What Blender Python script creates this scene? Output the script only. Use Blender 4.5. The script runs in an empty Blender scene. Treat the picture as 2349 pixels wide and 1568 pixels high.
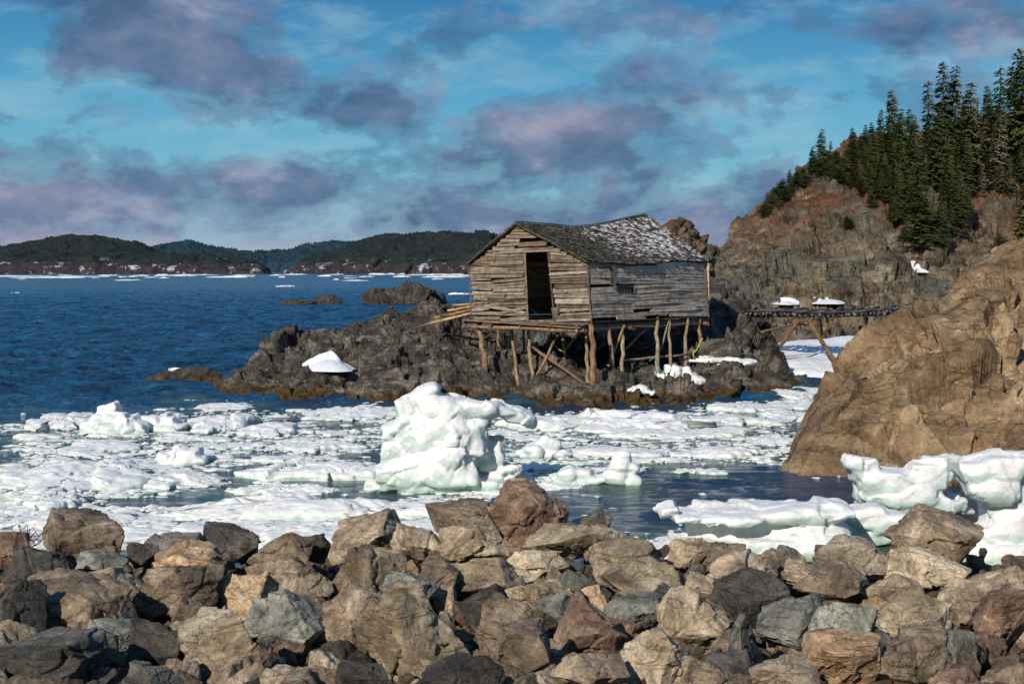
import bpy, bmesh, math, random
import numpy as np
from mathutils import Vector, Euler
random.seed(7); R_=np.random.default_rng(7)
F=2936.25; HZ=620.0; CX=1174.5; CH=4.0
COL=bpy.context.scene.collection
def P(px,py,Y): return np.array([(px-CX)/F*Y, Y, CH+(HZ-py)/F*Y])
def W(py): return CH*F/(py-HZ)
def G(px,py): return P(px,py,W(py))
# ---------------------------------------------------------------- noise
def _h(ix,iy,iz,s):
    with np.errstate(over='ignore'):
        M=np.uint64(0xffffffff)
        h=ix.astype(np.uint64)*np.uint64(374761393)+iy.astype(np.uint64)*np.uint64(668265263)+iz.astype(np.uint64)*np.uint64(1274126177)+np.uint64(s*974634777+12345)
        h&=M; h=((h^(h>>np.uint64(13)))*np.uint64(1274126177))&M
        h^=h>>np.uint64(16); h=(h*np.uint64(2246822519))&M; h^=h>>np.uint64(13)
    return (h&np.uint64(0xffffff)).astype(float)/16777215.0
def vn(p,s=0):
    i=np.floor(p).astype(np.int64); f=p-i; f=f*f*(3-2*f)
    r=0
    for a in (0,1):
        wa=f[:,0] if a else 1-f[:,0]
        for b in (0,1):
            wb=f[:,1] if b else 1-f[:,1]
            for c in (0,1):
                wc=f[:,2] if c else 1-f[:,2]
                r=r+wa*wb*wc*_h(i[:,0]+a,i[:,1]+b,i[:,2]+c,s)
    return r*2-1
def fbm(p,s=0,o=5,g=.5):
    r=0;a=1;t=0
    for k in range(o):
        r=r+a*vn(p*(2.03**k)+k*7.3,s+k); t+=a; a*=g
    return r/t*1.6
def vor(p,s=0):
    i=np.floor(p).astype(np.int64); n=len(p)
    f1=np.full(n,9.);f2=np.full(n,9.);c=np.zeros((n,3));idx=np.zeros((n,3),np.int64)
    for a in(-1,0,1):
        for b in(-1,0,1):
            for d in(-1,0,1):
                q=i+np.array([a,b,d])
                cc=q+np.stack([_h(q[:,0],q[:,1],q[:,2],s+k) for k in(1,2,3)],1)
                ds=np.sqrt(((cc-p)**2).sum(1))
                m=ds<f1
                f2=np.where(m,f1,np.minimum(f2,ds)); f1=np.where(m,ds,f1)
                c[m]=cc[m]; idx[m]=q[m]
    return f1,f2,c,idx
def facet(p,s=0):
    f1,f2,c,q=vor(p,s)
    g=np.stack([_h(q[:,0],q[:,1],q[:,2],s+k)*2-1 for k in(11,12,13)],1)
    return ((p-c)*g).sum(1)+(_h(q[:,0],q[:,1],q[:,2],s+21)-.5)*.7
def crack(p,s=0,w=.12):
    f1,f2,c,q=vor(p,s)
    return -np.clip(1-(f2-f1)/w,0,1)
def rotxz(p,a):
    c,s=math.cos(a),math.sin(a)
    return np.stack([p[:,0]*c+p[:,2]*s,p[:,1],-p[:,0]*s+p[:,2]*c],1)
def disp_layers(p,layers):
    d=0
    for L_ in layers:
        kind,sc,amp,s=L_[:4]
        q0=rotxz(p,L_[4]) if len(L_)>4 else p
        sc3=np.array(sc) if isinstance(sc,(tuple,list)) else sc
        q=q0*sc3
        if kind=='facet':
            q=q+.3*np.stack([fbm(q*1.3,s+50,2),fbm(q*1.3,s+60,2),fbm(q*1.3,s+70,2)],1)
            d=d+amp*facet(q,s)
        elif kind=='fbm': d=d+amp*fbm(q,s,5)
        elif kind=='ridge': d=d+amp*(1-2*np.abs(fbm(q,s,4)))
        elif kind=='crack':
            q=q+.3*np.stack([fbm(q,s+50,3),fbm(q,s+60,3),fbm(q,s+70,3)],1)
            d=d+amp*crack(q,s,.07)
        elif kind=='lump':
            f1,_,_,_=vor(q,s); d=d+amp*(.6-f1)
    return d
# ---------------------------------------------------------------- mesh helpers
def mk(name,v,f,smooth=True,attrs=None):
    v=np.asarray(v,dtype=np.float32); f=np.asarray(f,dtype=np.int32)
    m=bpy.data.meshes.new(name); k=f.shape[1]
    m.vertices.add(len(v)); m.vertices.foreach_set('co',v.ravel())
    m.loops.add(f.size); m.loops.foreach_set('vertex_index',f.ravel())
    m.polygons.add(len(f)); m.polygons.foreach_set('loop_start',np.arange(0,f.size,k,dtype=np.int32))
    m.update(calc_edges=True); m.validate()
    m.polygons.foreach_set('use_smooth',np.full(len(m.polygons),smooth))
    if attrs:
        for a,arr in attrs.items():
            at=m.attributes.new(a,'FLOAT','POINT'); at.data.foreach_set('value',np.asarray(arr,dtype=np.float32))
    return m
def tag(o,label=None,cat=None,group=None,kind=None):
    if label:o['label']=label
    if cat:o['category']=cat
    if group:o['group']=group
    if kind:o['kind']=kind
    return o
def put(name,mesh,mat,parent=None,loc=None,**t):
    o=bpy.data.objects.new(name,mesh); COL.objects.link(o)
    if mat and not mesh.materials: mesh.materials.append(mat)
    if loc is not None:o.location=loc
    if parent:o.parent=parent
    return tag(o,**t)
def empty(name,loc,**t):
    o=bpy.data.objects.new(name,None); COL.objects.link(o); o.location=loc; o.empty_display_size=.2
    return tag(o,**t)
ICO={}
def ico(s):
    if s not in ICO:
        b=bmesh.new(); bmesh.ops.create_icosphere(b,subdivisions=s,radius=1)
        v=np.array([x.co[:] for x in b.verts]); f=np.array([[x.index for x in q.verts] for q in b.faces]); b.free()
        ICO[s]=(v/np.linalg.norm(v,axis=1)[:,None],f)
    return ICO[s]
class MB:
    def __init__(s): s.v=[];s.f=[];s.t=[];s.a=[]
    def hexa(s,p,tint=.5,a=0):
        n=len(s.v); s.v+= [tuple(q) for q in p]
        s.f+=[(n,n+3,n+2,n+1),(n+4,n+5,n+6,n+7),(n,n+1,n+5,n+4),(n+1,n+2,n+6,n+5),(n+2,n+3,n+7,n+6),(n+3,n,n+4,n+7)]
        s.t+=[tint]*8; s.a+=[a]*8
    def bar(s,A,B,w,h,tint=.5,up=(0,0,1)):
        A=Vector(A);B=Vector(B);d=(B-A).normalized();u=Vector(up)
        if abs(d.dot(u))>.95:u=Vector((0,1,0))
        r=d.cross(u).normalized();u=r.cross(d)
        p=[c+r*(w/2*i)+u*(h/2*j) for c in(A,B) for i,j in((-1,-1),(1,-1),(1,1),(-1,1))]
        s.hexa(p,tint)
    def cyl(s,A,B,r0,r1,n=10,seg=5,tint=.5,bend=.03):
        A=Vector(A);B=Vector(B);d=(B-A).normalized();u=Vector((0,0,1)) if abs(d.z)<.9 else Vector((0,1,0))
        r=d.cross(u).normalized();u=r.cross(d);b=len(s.v)
        for k in range(seg+1):
            t=k/seg;c=A.lerp(B,t)+r*random.uniform(-bend,bend)*(0<k<seg)+u*random.uniform(-bend,bend)*(0<k<seg);R=r0+(r1-r0)*t
            for j in range(n):
                an=j*2*math.pi/n;q=R*random.uniform(.85,1.13)
                s.v.append(tuple(c+r*math.cos(an)*q+u*math.sin(an)*q)); s.t.append(tint);s.a.append(t)
        for k in range(seg):
            for j in range(n):
                s.f.append((b+k*n+j,b+k*n+(j+1)%n,b+(k+1)*n+(j+1)%n,b+(k+1)*n+j))
        for base,c in((b,A),(b+seg*n,B)):
            ci=len(s.v);s.v.append(tuple(c));s.t.append(tint);s.a.append(0)
            for j in range(n): s.f.append((base+j,base+(j+1)%n,ci))
    def build(s,name,mat,parent=None,origin=(0,0,0),smooth=False,**t):
        m=bpy.data.meshes.new(name)
        o3=Vector(origin)
        m.from_pydata([tuple(Vector(v)-o3) for v in s.v],[],s.f); m.update()
        if smooth:m.polygons.foreach_set('use_smooth',[True]*len(m.polygons))
        for nm,arr in(('tint',s.t),('aux',s.a)):
            at=m.attributes.new(nm,'FLOAT','POINT');at.data.foreach_set('value',arr)
        return put(name,m,mat,parent,None if parent else origin,**t)
# ---------------------------------------------------------------- node helpers
def nd(nt,typ,ins=None,**pr):
    n=nt.nodes.new(typ)
    for k,v in pr.items(): setattr(n,k,v)
    for k,v in (ins or {}).items():
        if isinstance(v,bpy.types.NodeSocket): nt.links.new(v,n.inputs[k])
        else: n.inputs[k].default_value=v
    return n
def mth(nt,op,a,b=0.,c=None,clamp=False):
    d={0:a,1:b}
    if c is not None:d[2]=c
    return nd(nt,'ShaderNodeMath',d,operation=op,use_clamp=clamp).outputs[0]
def ramp(nt,fac,stops,interp='LINEAR'):
    n=nd(nt,'ShaderNodeValToRGB',{0:fac});cr=n.color_ramp;cr.interpolation=interp
    while len(cr.elements)<len(stops):cr.elements.new(.5)
    for e,(p,c) in zip(cr.elements,stops):
        e.position=p;e.color=(c,c,c,1) if isinstance(c,(int,float)) else (*c,1)
    return n.outputs[0]
def mix(nt,fac,a,b,bt='MIX'):
    f=lambda c:c if isinstance(c,bpy.types.NodeSocket) else ((*c,1) if len(c)==3 else c)
    return nd(nt,'ShaderNodeMixRGB',{'Fac':fac,'Color1':f(a),'Color2':f(b)},blend_type=bt).outputs[0]
def noise(nt,vec,scale,detail=5,rough=.6,dist=0):
    return nd(nt,'ShaderNodeTexNoise',{'Vector':vec,'Scale':scale,'Detail':detail,'Roughness':rough,'Distortion':dist}).outputs['Fac']
def newmat(name,rough=.9,spec=.3):
    m=bpy.data.materials.new(name);m.use_nodes=True;nt=m.node_tree
    b=nt.nodes['Principled BSDF'];b.inputs['Roughness'].default_value=rough;b.inputs['Specular IOR Level'].default_value=spec
    return m,nt,b
def attr(nt,name): return nd(nt,'ShaderNodeAttribute',attribute_name=name).outputs['Fac']
def bump(nt,b,h,st=.6,dist=.05):
    n=nd(nt,'ShaderNodeBump',{'Height':h,'Strength':st,'Distance':dist}); nt.links.new(n.outputs[0],b.inputs['Normal'])
def rock_mat(name,dark,mid,light,scale=1.,lichen=None,lich_th=.62,weed=False,heath=None,bd=.04,world=False,crk=.55,second=None,rot=(.3,.7,0),bs=.8,strata=.5,gain=1.,ysc=.7):
    m,nt,b=newmat(name,.8,.3)
    dark,mid,light=[tuple(x*gain for x in q) for q in(dark,mid,light)]
    tc=nd(nt,'ShaderNodeTexCoord'); geo=nd(nt,'ShaderNodeNewGeometry')
    if world: v=geo.outputs['Position']
    else:
        oi=nd(nt,'ShaderNodeObjectInfo'); off=mth(nt,'MULTIPLY',oi.outputs['Random'],40.)
        v=nd(nt,'ShaderNodeVectorMath',{0:tc.outputs['Object'],1:off},operation='ADD').outputs[0]
    n1=noise(nt,v,1.3*scale,9,.65,.6); n2=noise(nt,v,5*scale,10,.75,.3); n3=noise(nt,v,28*scale,6,.7)
    c=ramp(nt,n1,[(.34,dark),(.5,mid),(.64,light)])
    if not world: c=mix(nt,1,c,ramp(nt,oi.outputs['Random'],[(0.,.70),(1.,1.25)]),'MULTIPLY')
    if second is not None:
        c=mix(nt,ramp(nt,noise(nt,v,.45*scale,5,.6,.8),[(.46,0.),(.58,1.)]),c,second)
    c=mix(nt,1,c,ramp(nt,n2,[(.30,.40),(.48,.97),(.68,1.4)]),'MULTIPLY')
    c=mix(nt,1,c,ramp(nt,n3,[(.3,.65),(.5,1.),(.72,1.4)]),'MULTIPLY')
    mp=nd(nt,'ShaderNodeMapping',{'Vector':v,'Rotation':rot,'Scale':(.7,ysc,5.)}).outputs[0]
    n4=noise(nt,mp,1.6*scale,7,.65,.5)
    c=mix(nt,strata,c,ramp(nt,n4,[(.32,.45),(.46,1.),(.62,1.),(.72,1.5)]),'MULTIPLY')
    ln=mth(nt,'ABSOLUTE',mth(nt,'SUBTRACT',noise(nt,v,1.5*scale,6,.55,1.2),.5))
    ln2=mth(nt,'ABSOLUTE',mth(nt,'SUBTRACT',noise(nt,mp,.9*scale,4,.5,.6),.47))
    cr=mth(nt,'MULTIPLY',ramp(nt,ln,[(0.,1-crk),(.010,1.)]),ramp(nt,ln2,[(0.,1-crk),(.012,1.)]))
    c=mix(nt,1,c,cr,'MULTIPLY')
    if lichen:
        lf=ramp(nt,noise(nt,v,2.2*scale,9,.75,.3),[(lich_th,0.),(lich_th+.05,1.)])
        c=mix(nt,mth(nt,'MULTIPLY',lf,.7),c,lichen)
    if world:
        z=nd(nt,'ShaderNodeSeparateXYZ',{0:geo.outputs['Position']}).outputs['Z']
        nz=nd(nt,'ShaderNodeSeparateXYZ',{0:geo.outputs['Normal']}).outputs['Z']
    if heath:
        hf=mth(nt,'MULTIPLY',ramp(nt,nz,[(.25,0.),(.55,1.)]),ramp(nt,noise(nt,v,.22,10,.78),[(.42,0.),(.49,1.)]))
        hf=mth(nt,'MULTIPLY',hf,ramp(nt,mth(nt,'DIVIDE',z,16.),[(.30,0.),(.48,1.)]))
        hc=ramp(nt,noise(nt,v,.5,6,.7),[(.34,(.045,.05,.018)),(.45,(.11,.045,.02)),(.62,heath)])
        hc=mix(nt,1,hc,ramp(nt,n2,[(.35,.4),(.65,1.3)]),'MULTIPLY')
        c=mix(nt,mth(nt,'MULTIPLY',hf,.85),c,hc)
    if weed:
        zz=mth(nt,'ADD',z,mth(nt,'MULTIPLY',mth(nt,'SUBTRACT',n1,.5),.9))
        wf=ramp(nt,zz,[(.24,1.),(.36,0.)])
        wc=ramp(nt,n2,[(.35,(.014,.009,.003)),(.5,(.06,.034,.009)),(.68,(.17,.10,.018))])
        c=mix(nt,wf,c,wc)
    nt.links.new(c,b.inputs['Base Color'])
    h=mth(nt,'ADD',mth(nt,'MULTIPLY',n2,1.2),mth(nt,'MULTIPLY',n3,.35))
    h=mth(nt,'ADD',h,mth(nt,'ADD',mth(nt,'MULTIPLY',cr,.3),mth(nt,'MULTIPLY',n4,strata)))
    bump(nt,b,h,bs,bd)
    return m
TAN=rock_mat('tan_rock',(.13,.095,.058),(.30,.23,.15),(.47,.39,.28),1.5,(.40,.22,.08),.63,gain=1.15)
BRN=rock_mat('brown_rock',(.08,.058,.039),(.20,.148,.10),(.34,.27,.19),1.5,(.28,.15,.06),.62,gain=1.18)
GRY=rock_mat('grey_green_rock',(.07,.070,.056),(.165,.165,.135),(.30,.30,.25),1.5,(.26,.20,.12),.62,gain=1.12)
DRK=rock_mat('dark_rock',(.024,.021,.018),(.065,.057,.048),(.145,.13,.11),1.5,(.18,.12,.06),.64,gain=1.2)
RED=rock_mat('rusty_rock',(.08,.045,.031),(.20,.125,.085),(.32,.235,.16),1.5,(.26,.22,.15),.60,gain=1.12)
ORG=rock_mat('orange_rock',(.14,.085,.045),(.32,.21,.12),(.46,.34,.21),1.5,(.42,.22,.08),.60,gain=1.12)
MATS=dict(T=TAN,B=BRN,G=GRY,D=DRK,R=RED,O=ORG)
ISL=rock_mat('outcrop_rock',(.020,.017,.014),(.068,.057,.046),(.19,.16,.125),.9,(.26,.15,.04),.62,weed=True,world=True,bd=.10,rot=(.2,-.6,0),gain=1.12,strata=.7,crk=.8)
CLF=rock_mat('cliff_rock',(.040,.029,.020),(.145,.108,.070),(.29,.235,.16),.36,(.12,.10,.035),.60,heath=(.21,.078,.028),world=True,bd=.30,second=(.115,.115,.088),rot=(.2,.75,0),gain=1.12,ysc=2.6,strata=.7,crk=.8)
BIG=rock_mat('slope_rock',(.085,.052,.027),(.20,.132,.072),(.32,.235,.14),.42,(.15,.13,.065),.61,world=True,bd=.10,rot=(.2,-.75,0),strata=.15,gain=1.12,crk=.6,ysc=1.5)
SEA=rock_mat('sea_rock',(.018,.014,.012),(.045,.038,.032),(.10,.085,.068),.8,(.20,.13,.04),.62,weed=True,world=True,bd=.1)

def ice_mat(name,green,zt,bs):
    m,nt,b=newmat(name,.5,.4)
    geo=nd(nt,'ShaderNodeNewGeometry');pos=geo.outputs['Position']
    sep=nd(nt,'ShaderNodeSeparateXYZ',{0:pos});z=sep.outputs['Z']
    n1=noise(nt,pos,1.1,6,.6,.4);n2=noise(nt,pos,7,8,.68)
    zz=mth(nt,'ADD',z,mth(nt,'MULTIPLY',mth(nt,'SUBTRACT',n1,.5),zt))
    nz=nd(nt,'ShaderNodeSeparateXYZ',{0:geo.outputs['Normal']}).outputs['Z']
    g=mth(nt,'MULTIPLY',ramp(nt,zz,[(.0,1.),(zt,0.)]),green)
    g=mth(nt,'MULTIPLY',g,ramp(nt,nz,[(.0,1.),(.7,.1)]))
    c=mix(nt,g,(.73,.725,.715),(.40,.56,.45))
    c=mix(nt,mth(nt,'MULTIPLY',ramp(nt,n1,[(.58,0.),(.72,1.)]),.25),c,(.50,.66,.72))
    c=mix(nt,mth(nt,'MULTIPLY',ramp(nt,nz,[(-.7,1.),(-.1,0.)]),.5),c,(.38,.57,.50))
    c=mix(nt,1,c,ramp(nt,n2,[(.3,.82),(.6,1.05)]),'MULTIPLY')
    c=mix(nt,ramp(nt,noise(nt,pos,12,8,.78),[(.63,0.),(.76,.35)]),c,(.32,.29,.23))
    nt.links.new(c,b.inputs['Base Color'])
    b.inputs['Subsurface Weight'].default_value=.12;b.inputs['Subsurface Radius'].default_value=(.3,.45,.45);b.inputs['Subsurface Scale'].default_value=.12
    bump(nt,b,mth(nt,'ADD',n2,mth(nt,'MULTIPLY',noise(nt,pos,40,4,.7),.3)),bs,.05)
    return m
ICE=ice_mat('glacier_ice',.8,.5,.6); FLO=ice_mat('floe_ice',.7,.14,.6)
def snow_mat():
    m,nt,b=newmat('snow',.6,.3);pos=nd(nt,'ShaderNodeNewGeometry').outputs['Position']
    c=mix(nt,ramp(nt,noise(nt,pos,3,7,.7),[(.50,0.),(.74,.6)]),(.68,.69,.72),(.40,.38,.35));nt.links.new(c,b.inputs['Base Color'])
    bump(nt,b,noise(nt,pos,6,7,.65),.5,.06);return m
SNOW=snow_mat()
def wood_mat(name,cols,vert=False,moss=.0):
    m,nt,b=newmat(name,.85,.2)
    pos=nd(nt,'ShaderNodeNewGeometry').outputs['Position']
    sc=(22,22,1.6) if vert else (1.6,1.6,30)
    v=nd(nt,'ShaderNodeVectorMath',{0:pos,1:sc},operation='MULTIPLY').outputs[0]
    t=attr(nt,'tint')
    g=noise(nt,v,1.,7,.7,.4);big=noise(nt,pos,1.3,7,.7)
    f=mth(nt,'ADD',mth(nt,'MULTIPLY',t,.5),mth(nt,'MULTIPLY',big,.55))
    c=ramp(nt,f,[(.2,cols[0]),(.42,cols[1]),(.62,cols[2]),(.85,cols[3])])
    c=mix(nt,1,c,ramp(nt,g,[(.3,.25),(.5,.95),(.72,1.6)]),'MULTIPLY')
    c=mix(nt,1,c,ramp(nt,noise(nt,pos,5,8,.75),[(.35,.45),(.55,1.)]),'MULTIPLY')
    if moss: c=mix(nt,mth(nt,'MULTIPLY',ramp(nt,noise(nt,pos,3,8,.75),[(.52,0.),(.6,1.)]),moss),c,(.15,.12,.03))
    nt.links.new(c,b.inputs['Base Color']);bump(nt,b,g,.9,.03);return m
WG=wood_mat('gable_wood',[(.05,.036,.025),(.15,.108,.076),(.255,.20,.15),(.40,.34,.28)],moss=.2)
WS=wood_mat('side_wood',[(.18,.13,.09),(.41,.315,.245),(.58,.47,.385),(.68,.58,.49)],moss=.18)
WP=wood_mat('pole_wood',[(.12,.06,.026),(.28,.17,.09),(.35,.27,.18),(.36,.32,.27)],vert=True,moss=.35)
WD=wood_mat('deck_wood',[(.05,.036,.024),(.14,.105,.07),(.23,.18,.13),(.32,.27,.21)],moss=.35)
WT=wood_mat('fresh_wood',[(.22,.10,.03),(.46,.24,.09),(.6,.36,.16),(.6,.45,.28)])
WK=wood_mat('dark_stick_wood',[(.035,.026,.022),(.09,.07,.06),(.19,.16,.14),(.36,.32,.29)])
WRK=wood_mat('rake_wood',[(.035,.027,.015),(.08,.06,.03),(.12,.10,.05),(.16,.14,.09)],moss=.5)
def flat(name,c,r=.8,vary=.25,sc=12):
    m,nt,b=newmat(name,r,.3);pos=nd(nt,'ShaderNodeTexCoord').outputs['Object']
    cc=mix(nt,1,c,ramp(nt,noise(nt,pos,sc,6,.7),[(.3,1-vary),(.7,1+vary)]),'MULTIPLY');nt.links.new(cc,b.inputs['Base Color']);return m
def roof_mat():
    m,nt,b=newmat('shingle_roof',.9,.2)
    pos=nd(nt,'ShaderNodeNewGeometry').outputs['Position'];t=attr(nt,'tint');a=attr(nt,'aux')
    c=ramp(nt,t,[(0.,(.018,.021,.018)),(.5,(.048,.052,.044)),(.85,(.09,.08,.07)),(1.,(.19,.13,.105))])
    c=mix(nt,1,c,ramp(nt,noise(nt,pos,16,6,.7),[(.3,.4),(.7,1.6)]),'MULTIPLY')
    c=mix(nt,ramp(nt,noise(nt,pos,2.3,6,.7),[(.56,0.),(.64,.7)]),c,(.13,.10,.028))
    s=mth(nt,'ADD',mth(nt,'MULTIPLY',a,1.),mth(nt,'MULTIPLY',mth(nt,'SUBTRACT',noise(nt,pos,3.2,9,.8),.5),2.2))
    c=mix(nt,ramp(nt,s,[(.5,0.),(.58,.9)]),c,mix(nt,t,(.64,.65,.69),(.40,.31,.30)))
    nt.links.new(c,b.inputs['Base Color']);bump(nt,b,noise(nt,pos,30,4,.7),.6,.02);return m
ROOF=roof_mat()
# ---------------------------------------------------------------- terrain
TERR={}
def ridge(name,ctrl,pmin,pmax,nc,nt_,mat,layers,smooth_t=4,make=True,fade=(0,0),**t):
    K=len(ctrl[0][1]);cp=[c[0] for c in ctrl];px=np.linspace(pmin,pmax,nc)
    KY=np.array([np.interp(px,cp,[c[1][k][0] for c in ctrl]) for k in range(K)])
    KZ=np.array([np.interp(px,cp,[c[1][k][1] for c in ctrl]) for k in range(K)])
    tt=np.linspace(0,K-1,nt_);i=np.minimum(tt.astype(int),K-2);fr=(tt-i)[:,None]
    Y=KY[i]*(1-fr)+KY[i+1]*fr;Z=KZ[i]*(1-fr)+KZ[i+1]*fr
    for _ in range(smooth_t):
        Zp=np.pad(Z,((2,2),(0,0)),'edge');Z=(Zp[:-4]+Zp[1:-3]+Zp[2:-2]+Zp[3:-1]+Zp[4:])/5
    u=(px-CX)/F;X=u[None,:]*Y
    V=np.stack([X,Y,Z],-1)
    du=np.gradient(V,axis=1);dt=np.gradient(V,axis=0);N=np.cross(du,dt);N/=np.linalg.norm(N,axis=2)[...,None]+1e-9
    N*=np.sign(N[...,2:3]+1e-9)
    fd=np.ones(nc)
    if fade[0]: fd*=np.clip((px-pmin)/fade[0],0.15,1)
    if fade[1]: fd*=np.clip((pmax-px)/fade[1],0.15,1)
    fd=np.broadcast_to(fd[None,:],Y.shape).ravel()
    p=V.reshape(-1,3);n=N.reshape(-1,3)
    p=p+n*(disp_layers(p,layers)*fd)[:,None]
    idx=np.arange(nc*nt_).reshape(nt_,nc)
    f=np.stack([idx[:-1,:-1],idx[:-1,1:],idx[1:,1:],idx[1:,:-1]],-1).reshape(-1,4)
    TERR[name]=p
    if make:
        return put(name,mk(name,p,f),mat,kind='structure',**t)
def zat(name,x,y,k=6):
    p=TERR[name];d=(p[:,0]-x)**2+(p[:,1]-y)**2;i=np.argpartition(d,k)[:k];return float(p[i,2].mean())
def hit(name,px,py,tol=7):
    p=TERR[name];qx=CX+p[:,0]/p[:,1]*F;qy=HZ-(p[:,2]-CH)/p[:,1]*F
    m=np.where((abs(qx-px)<tol)&(abs(qy-py)<tol))[0]
    if len(m)==0:
        m=np.where(abs(qx-px)<tol)[0];return p[m[np.argmin(qy[m])]]
    return p[m[np.argmin(p[m,1])]]
def zc(py,Y): return CH+(HZ-py)/F*Y
def isl(px,Yf,cy,Yc,zm,back=6):
    z=zc(cy,Yc) if cy>50 else cy
    return (px,[(Yf-2,-.9),(Yf,.0),(Yf+1.4,.38),(Yf*.45+Yc*.55-.3,zm),(Yc,z),(Yc+back,-.9)])
ictl=[isl(490,42,-.8,45,-.9),isl(520,40.8,908,43.5,.02),isl(550,40,866,45,.25),isl(580,40,822,46,.5),isl(610,40,785,47,.8),isl(645,39.5,766,48,.9),isl(720,39,745,49,1.0),
 isl(765,39,772,48.5,.9),isl(830,39,745,49.5,1.0),isl(870,39,727,50,1.1),isl(930,39,712,51,1.2),isl(985,39.2,692,52,1.3),isl(1030,39,692,52,1.3),
 isl(1090,38.6,718,52,1.1),isl(1200,37.6,730,52,.95),isl(1400,36.8,735,52,.9),isl(1560,36.8,725,53,1.0),isl(1605,38,672,54,1.2),isl(1640,39,640,54,1.5),isl(1690,39.5,662,54,1.6),
 isl(1720,40,702,53,1.2),isl(1755,40.5,765,50,.8),isl(1790,41,832,47,.45),isl(1818,42,880,45,.1),isl(1850,43,-.8,46,-.9)]
ridge('rock_outcrop',ictl,490,1850,660,420,ISL,[('fbm',.35,.28,3),('facet',(.45,.5,.8),.47,5,-.5),('facet',(1.2,1.4,2.),.25,8,-.4),('facet',3.2,.09,9),('fbm',5,.015,15)],fade=(110,90))
def cl(px,cy,Yc,b,Y0=56,z1=1.0,zb=None):
    z=zc(cy,Yc);
    return (px,[(Y0,-.9),(Y0+4,z1*.6),(70,b),(70+(Yc-70)*.45,b+(z-b)*.45),(Yc,z),(Yc+10,z-.3 if zb is None else zb),(Yc+40,z if zb is None else zb-2)])
cctl=[(1470,[(74,-1),(75,-1),(76,-1),(78,-1),(84,-1),(88,-1),(100,-1)]),cl(1500,572,84,.6,66,zb=-1),cl(1515,520,84,1.2,66,zb=2),cl(1540,502,84,1.4,64,zb=2),cl(1575,512,84,1.5,62,zb=2),
 cl(1598,550,84,1.5,60,zb=2),cl(1640,574,85,1.6,58,zb=3),cl(1668,562,86,1.8,57,zb=3),cl(1700,526,87,2.0,55,zb=4),cl(1750,484,88,2.1,53,zb=6),cl(1800,446,90,2.2,53,zb=8),
 cl(1850,404,92,2.3,53),cl(1900,370,94,2.4,53),cl(1960,344,95,2.5,53),cl(2020,328,96,2.6,53),cl(2100,314,97,2.6,53),cl(2200,290,98,2.7,53),cl(2349,256,100,3.,53),cl(2800,180,104,3.,53)]
ridge('cliff',cctl,1470,2800,700,480,CLF,[('fbm',.08,.3,3),('facet',(.07,.22,.34),.8,5,.75),('facet',(.18,.42,.75),.7,8,.7),('facet',(.5,.9,1.4),.34,9,.65),('fbm',1.6,.06,15),('facet',1.8,.13,19),('crack',(.12,.35,.45),.5,30,.75)],smooth_t=3,fade=(160,0))
def bg(px,cy,Yc,Yf=25):
    z=zc(cy,Yc);return (px,[(Yf-.9,-.8),(Yf-.1,0.),(Yf+.22*(Yc-Yf),z*.42),(Yf+.55*(Yc-Yf),z*.80),(Yc,z),(Yc+2.5,z*.85),(Yc+6,-.8)])
bctl=[(1780,[(25.2,-.8)]+[(25.3+.2*k,-.8) for k in range(6)]),(1803,[(24.8,-.7),(25.2,-.05),(25.4,.05),(25.6,.1),(25.9,.05),(26.5,-.2),(28,-.8)]),
 bg(1835,1014,26.2),bg(1875,954,27),bg(1910,905,27.6),bg(1965,840,28.5,24.8),bg(2035,784,29.5,24.4),bg(2100,736,30.5,24),bg(2170,672,31.5,24),bg(2230,622,32.5,23.8),bg(2300,596,33,23.8),bg(2349,578,34,23.8),bg(2600,478,37,23)]
ridge('rock_slope',bctl,1780,2600,600,460,BIG,[('fbm',.30,.22,3),('facet',(.22,.30,.34),.62,52,.75),('facet',(.7,.7,1.),.20,8,.8),('facet',(1.8,1.8,2.4),.08,9,.7),('facet',5.,.025,12),('crack',(.28,.34,.42),.34,52,.75),('fbm',2.2,.04,21)],smooth_t=5,fade=(230,0))
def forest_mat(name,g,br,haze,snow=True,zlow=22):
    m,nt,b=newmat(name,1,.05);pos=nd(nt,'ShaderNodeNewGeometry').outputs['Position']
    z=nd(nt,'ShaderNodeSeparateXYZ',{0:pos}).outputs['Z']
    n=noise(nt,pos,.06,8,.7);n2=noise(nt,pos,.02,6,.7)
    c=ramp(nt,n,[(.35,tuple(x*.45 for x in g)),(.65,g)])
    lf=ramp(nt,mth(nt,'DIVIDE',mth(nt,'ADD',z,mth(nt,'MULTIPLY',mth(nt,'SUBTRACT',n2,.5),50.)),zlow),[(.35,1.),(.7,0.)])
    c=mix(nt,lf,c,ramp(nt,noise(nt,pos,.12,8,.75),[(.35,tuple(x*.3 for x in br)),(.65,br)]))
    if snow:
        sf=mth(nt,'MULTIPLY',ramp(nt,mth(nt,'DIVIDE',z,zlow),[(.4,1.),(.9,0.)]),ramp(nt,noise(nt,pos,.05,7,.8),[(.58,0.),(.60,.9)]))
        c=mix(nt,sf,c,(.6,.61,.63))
    c=mix(nt,.3,c,haze);nt.links.new(c,b.inputs['Base Color']);return m  # blue distance haze is painted into the hill colour
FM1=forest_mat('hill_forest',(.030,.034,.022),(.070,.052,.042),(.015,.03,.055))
FM2=forest_mat('far_hill_forest',(.015,.035,.045),(.03,.04,.05),(.03,.08,.14),snow=False)  # bluish base colours carry the painted distance haze
def hillc(lst,Y,d=120):
    return [(px,[(Y-6,-3),(Y,zc(cy,Y+d)*.35 if cy<617 else -2),(Y+d*.5,zc(cy,Y+d)*.72 if cy<617 else -2),(Y+d,zc(cy,Y+d)),(Y+d*2,-5)]) for px,cy in lst]
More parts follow.
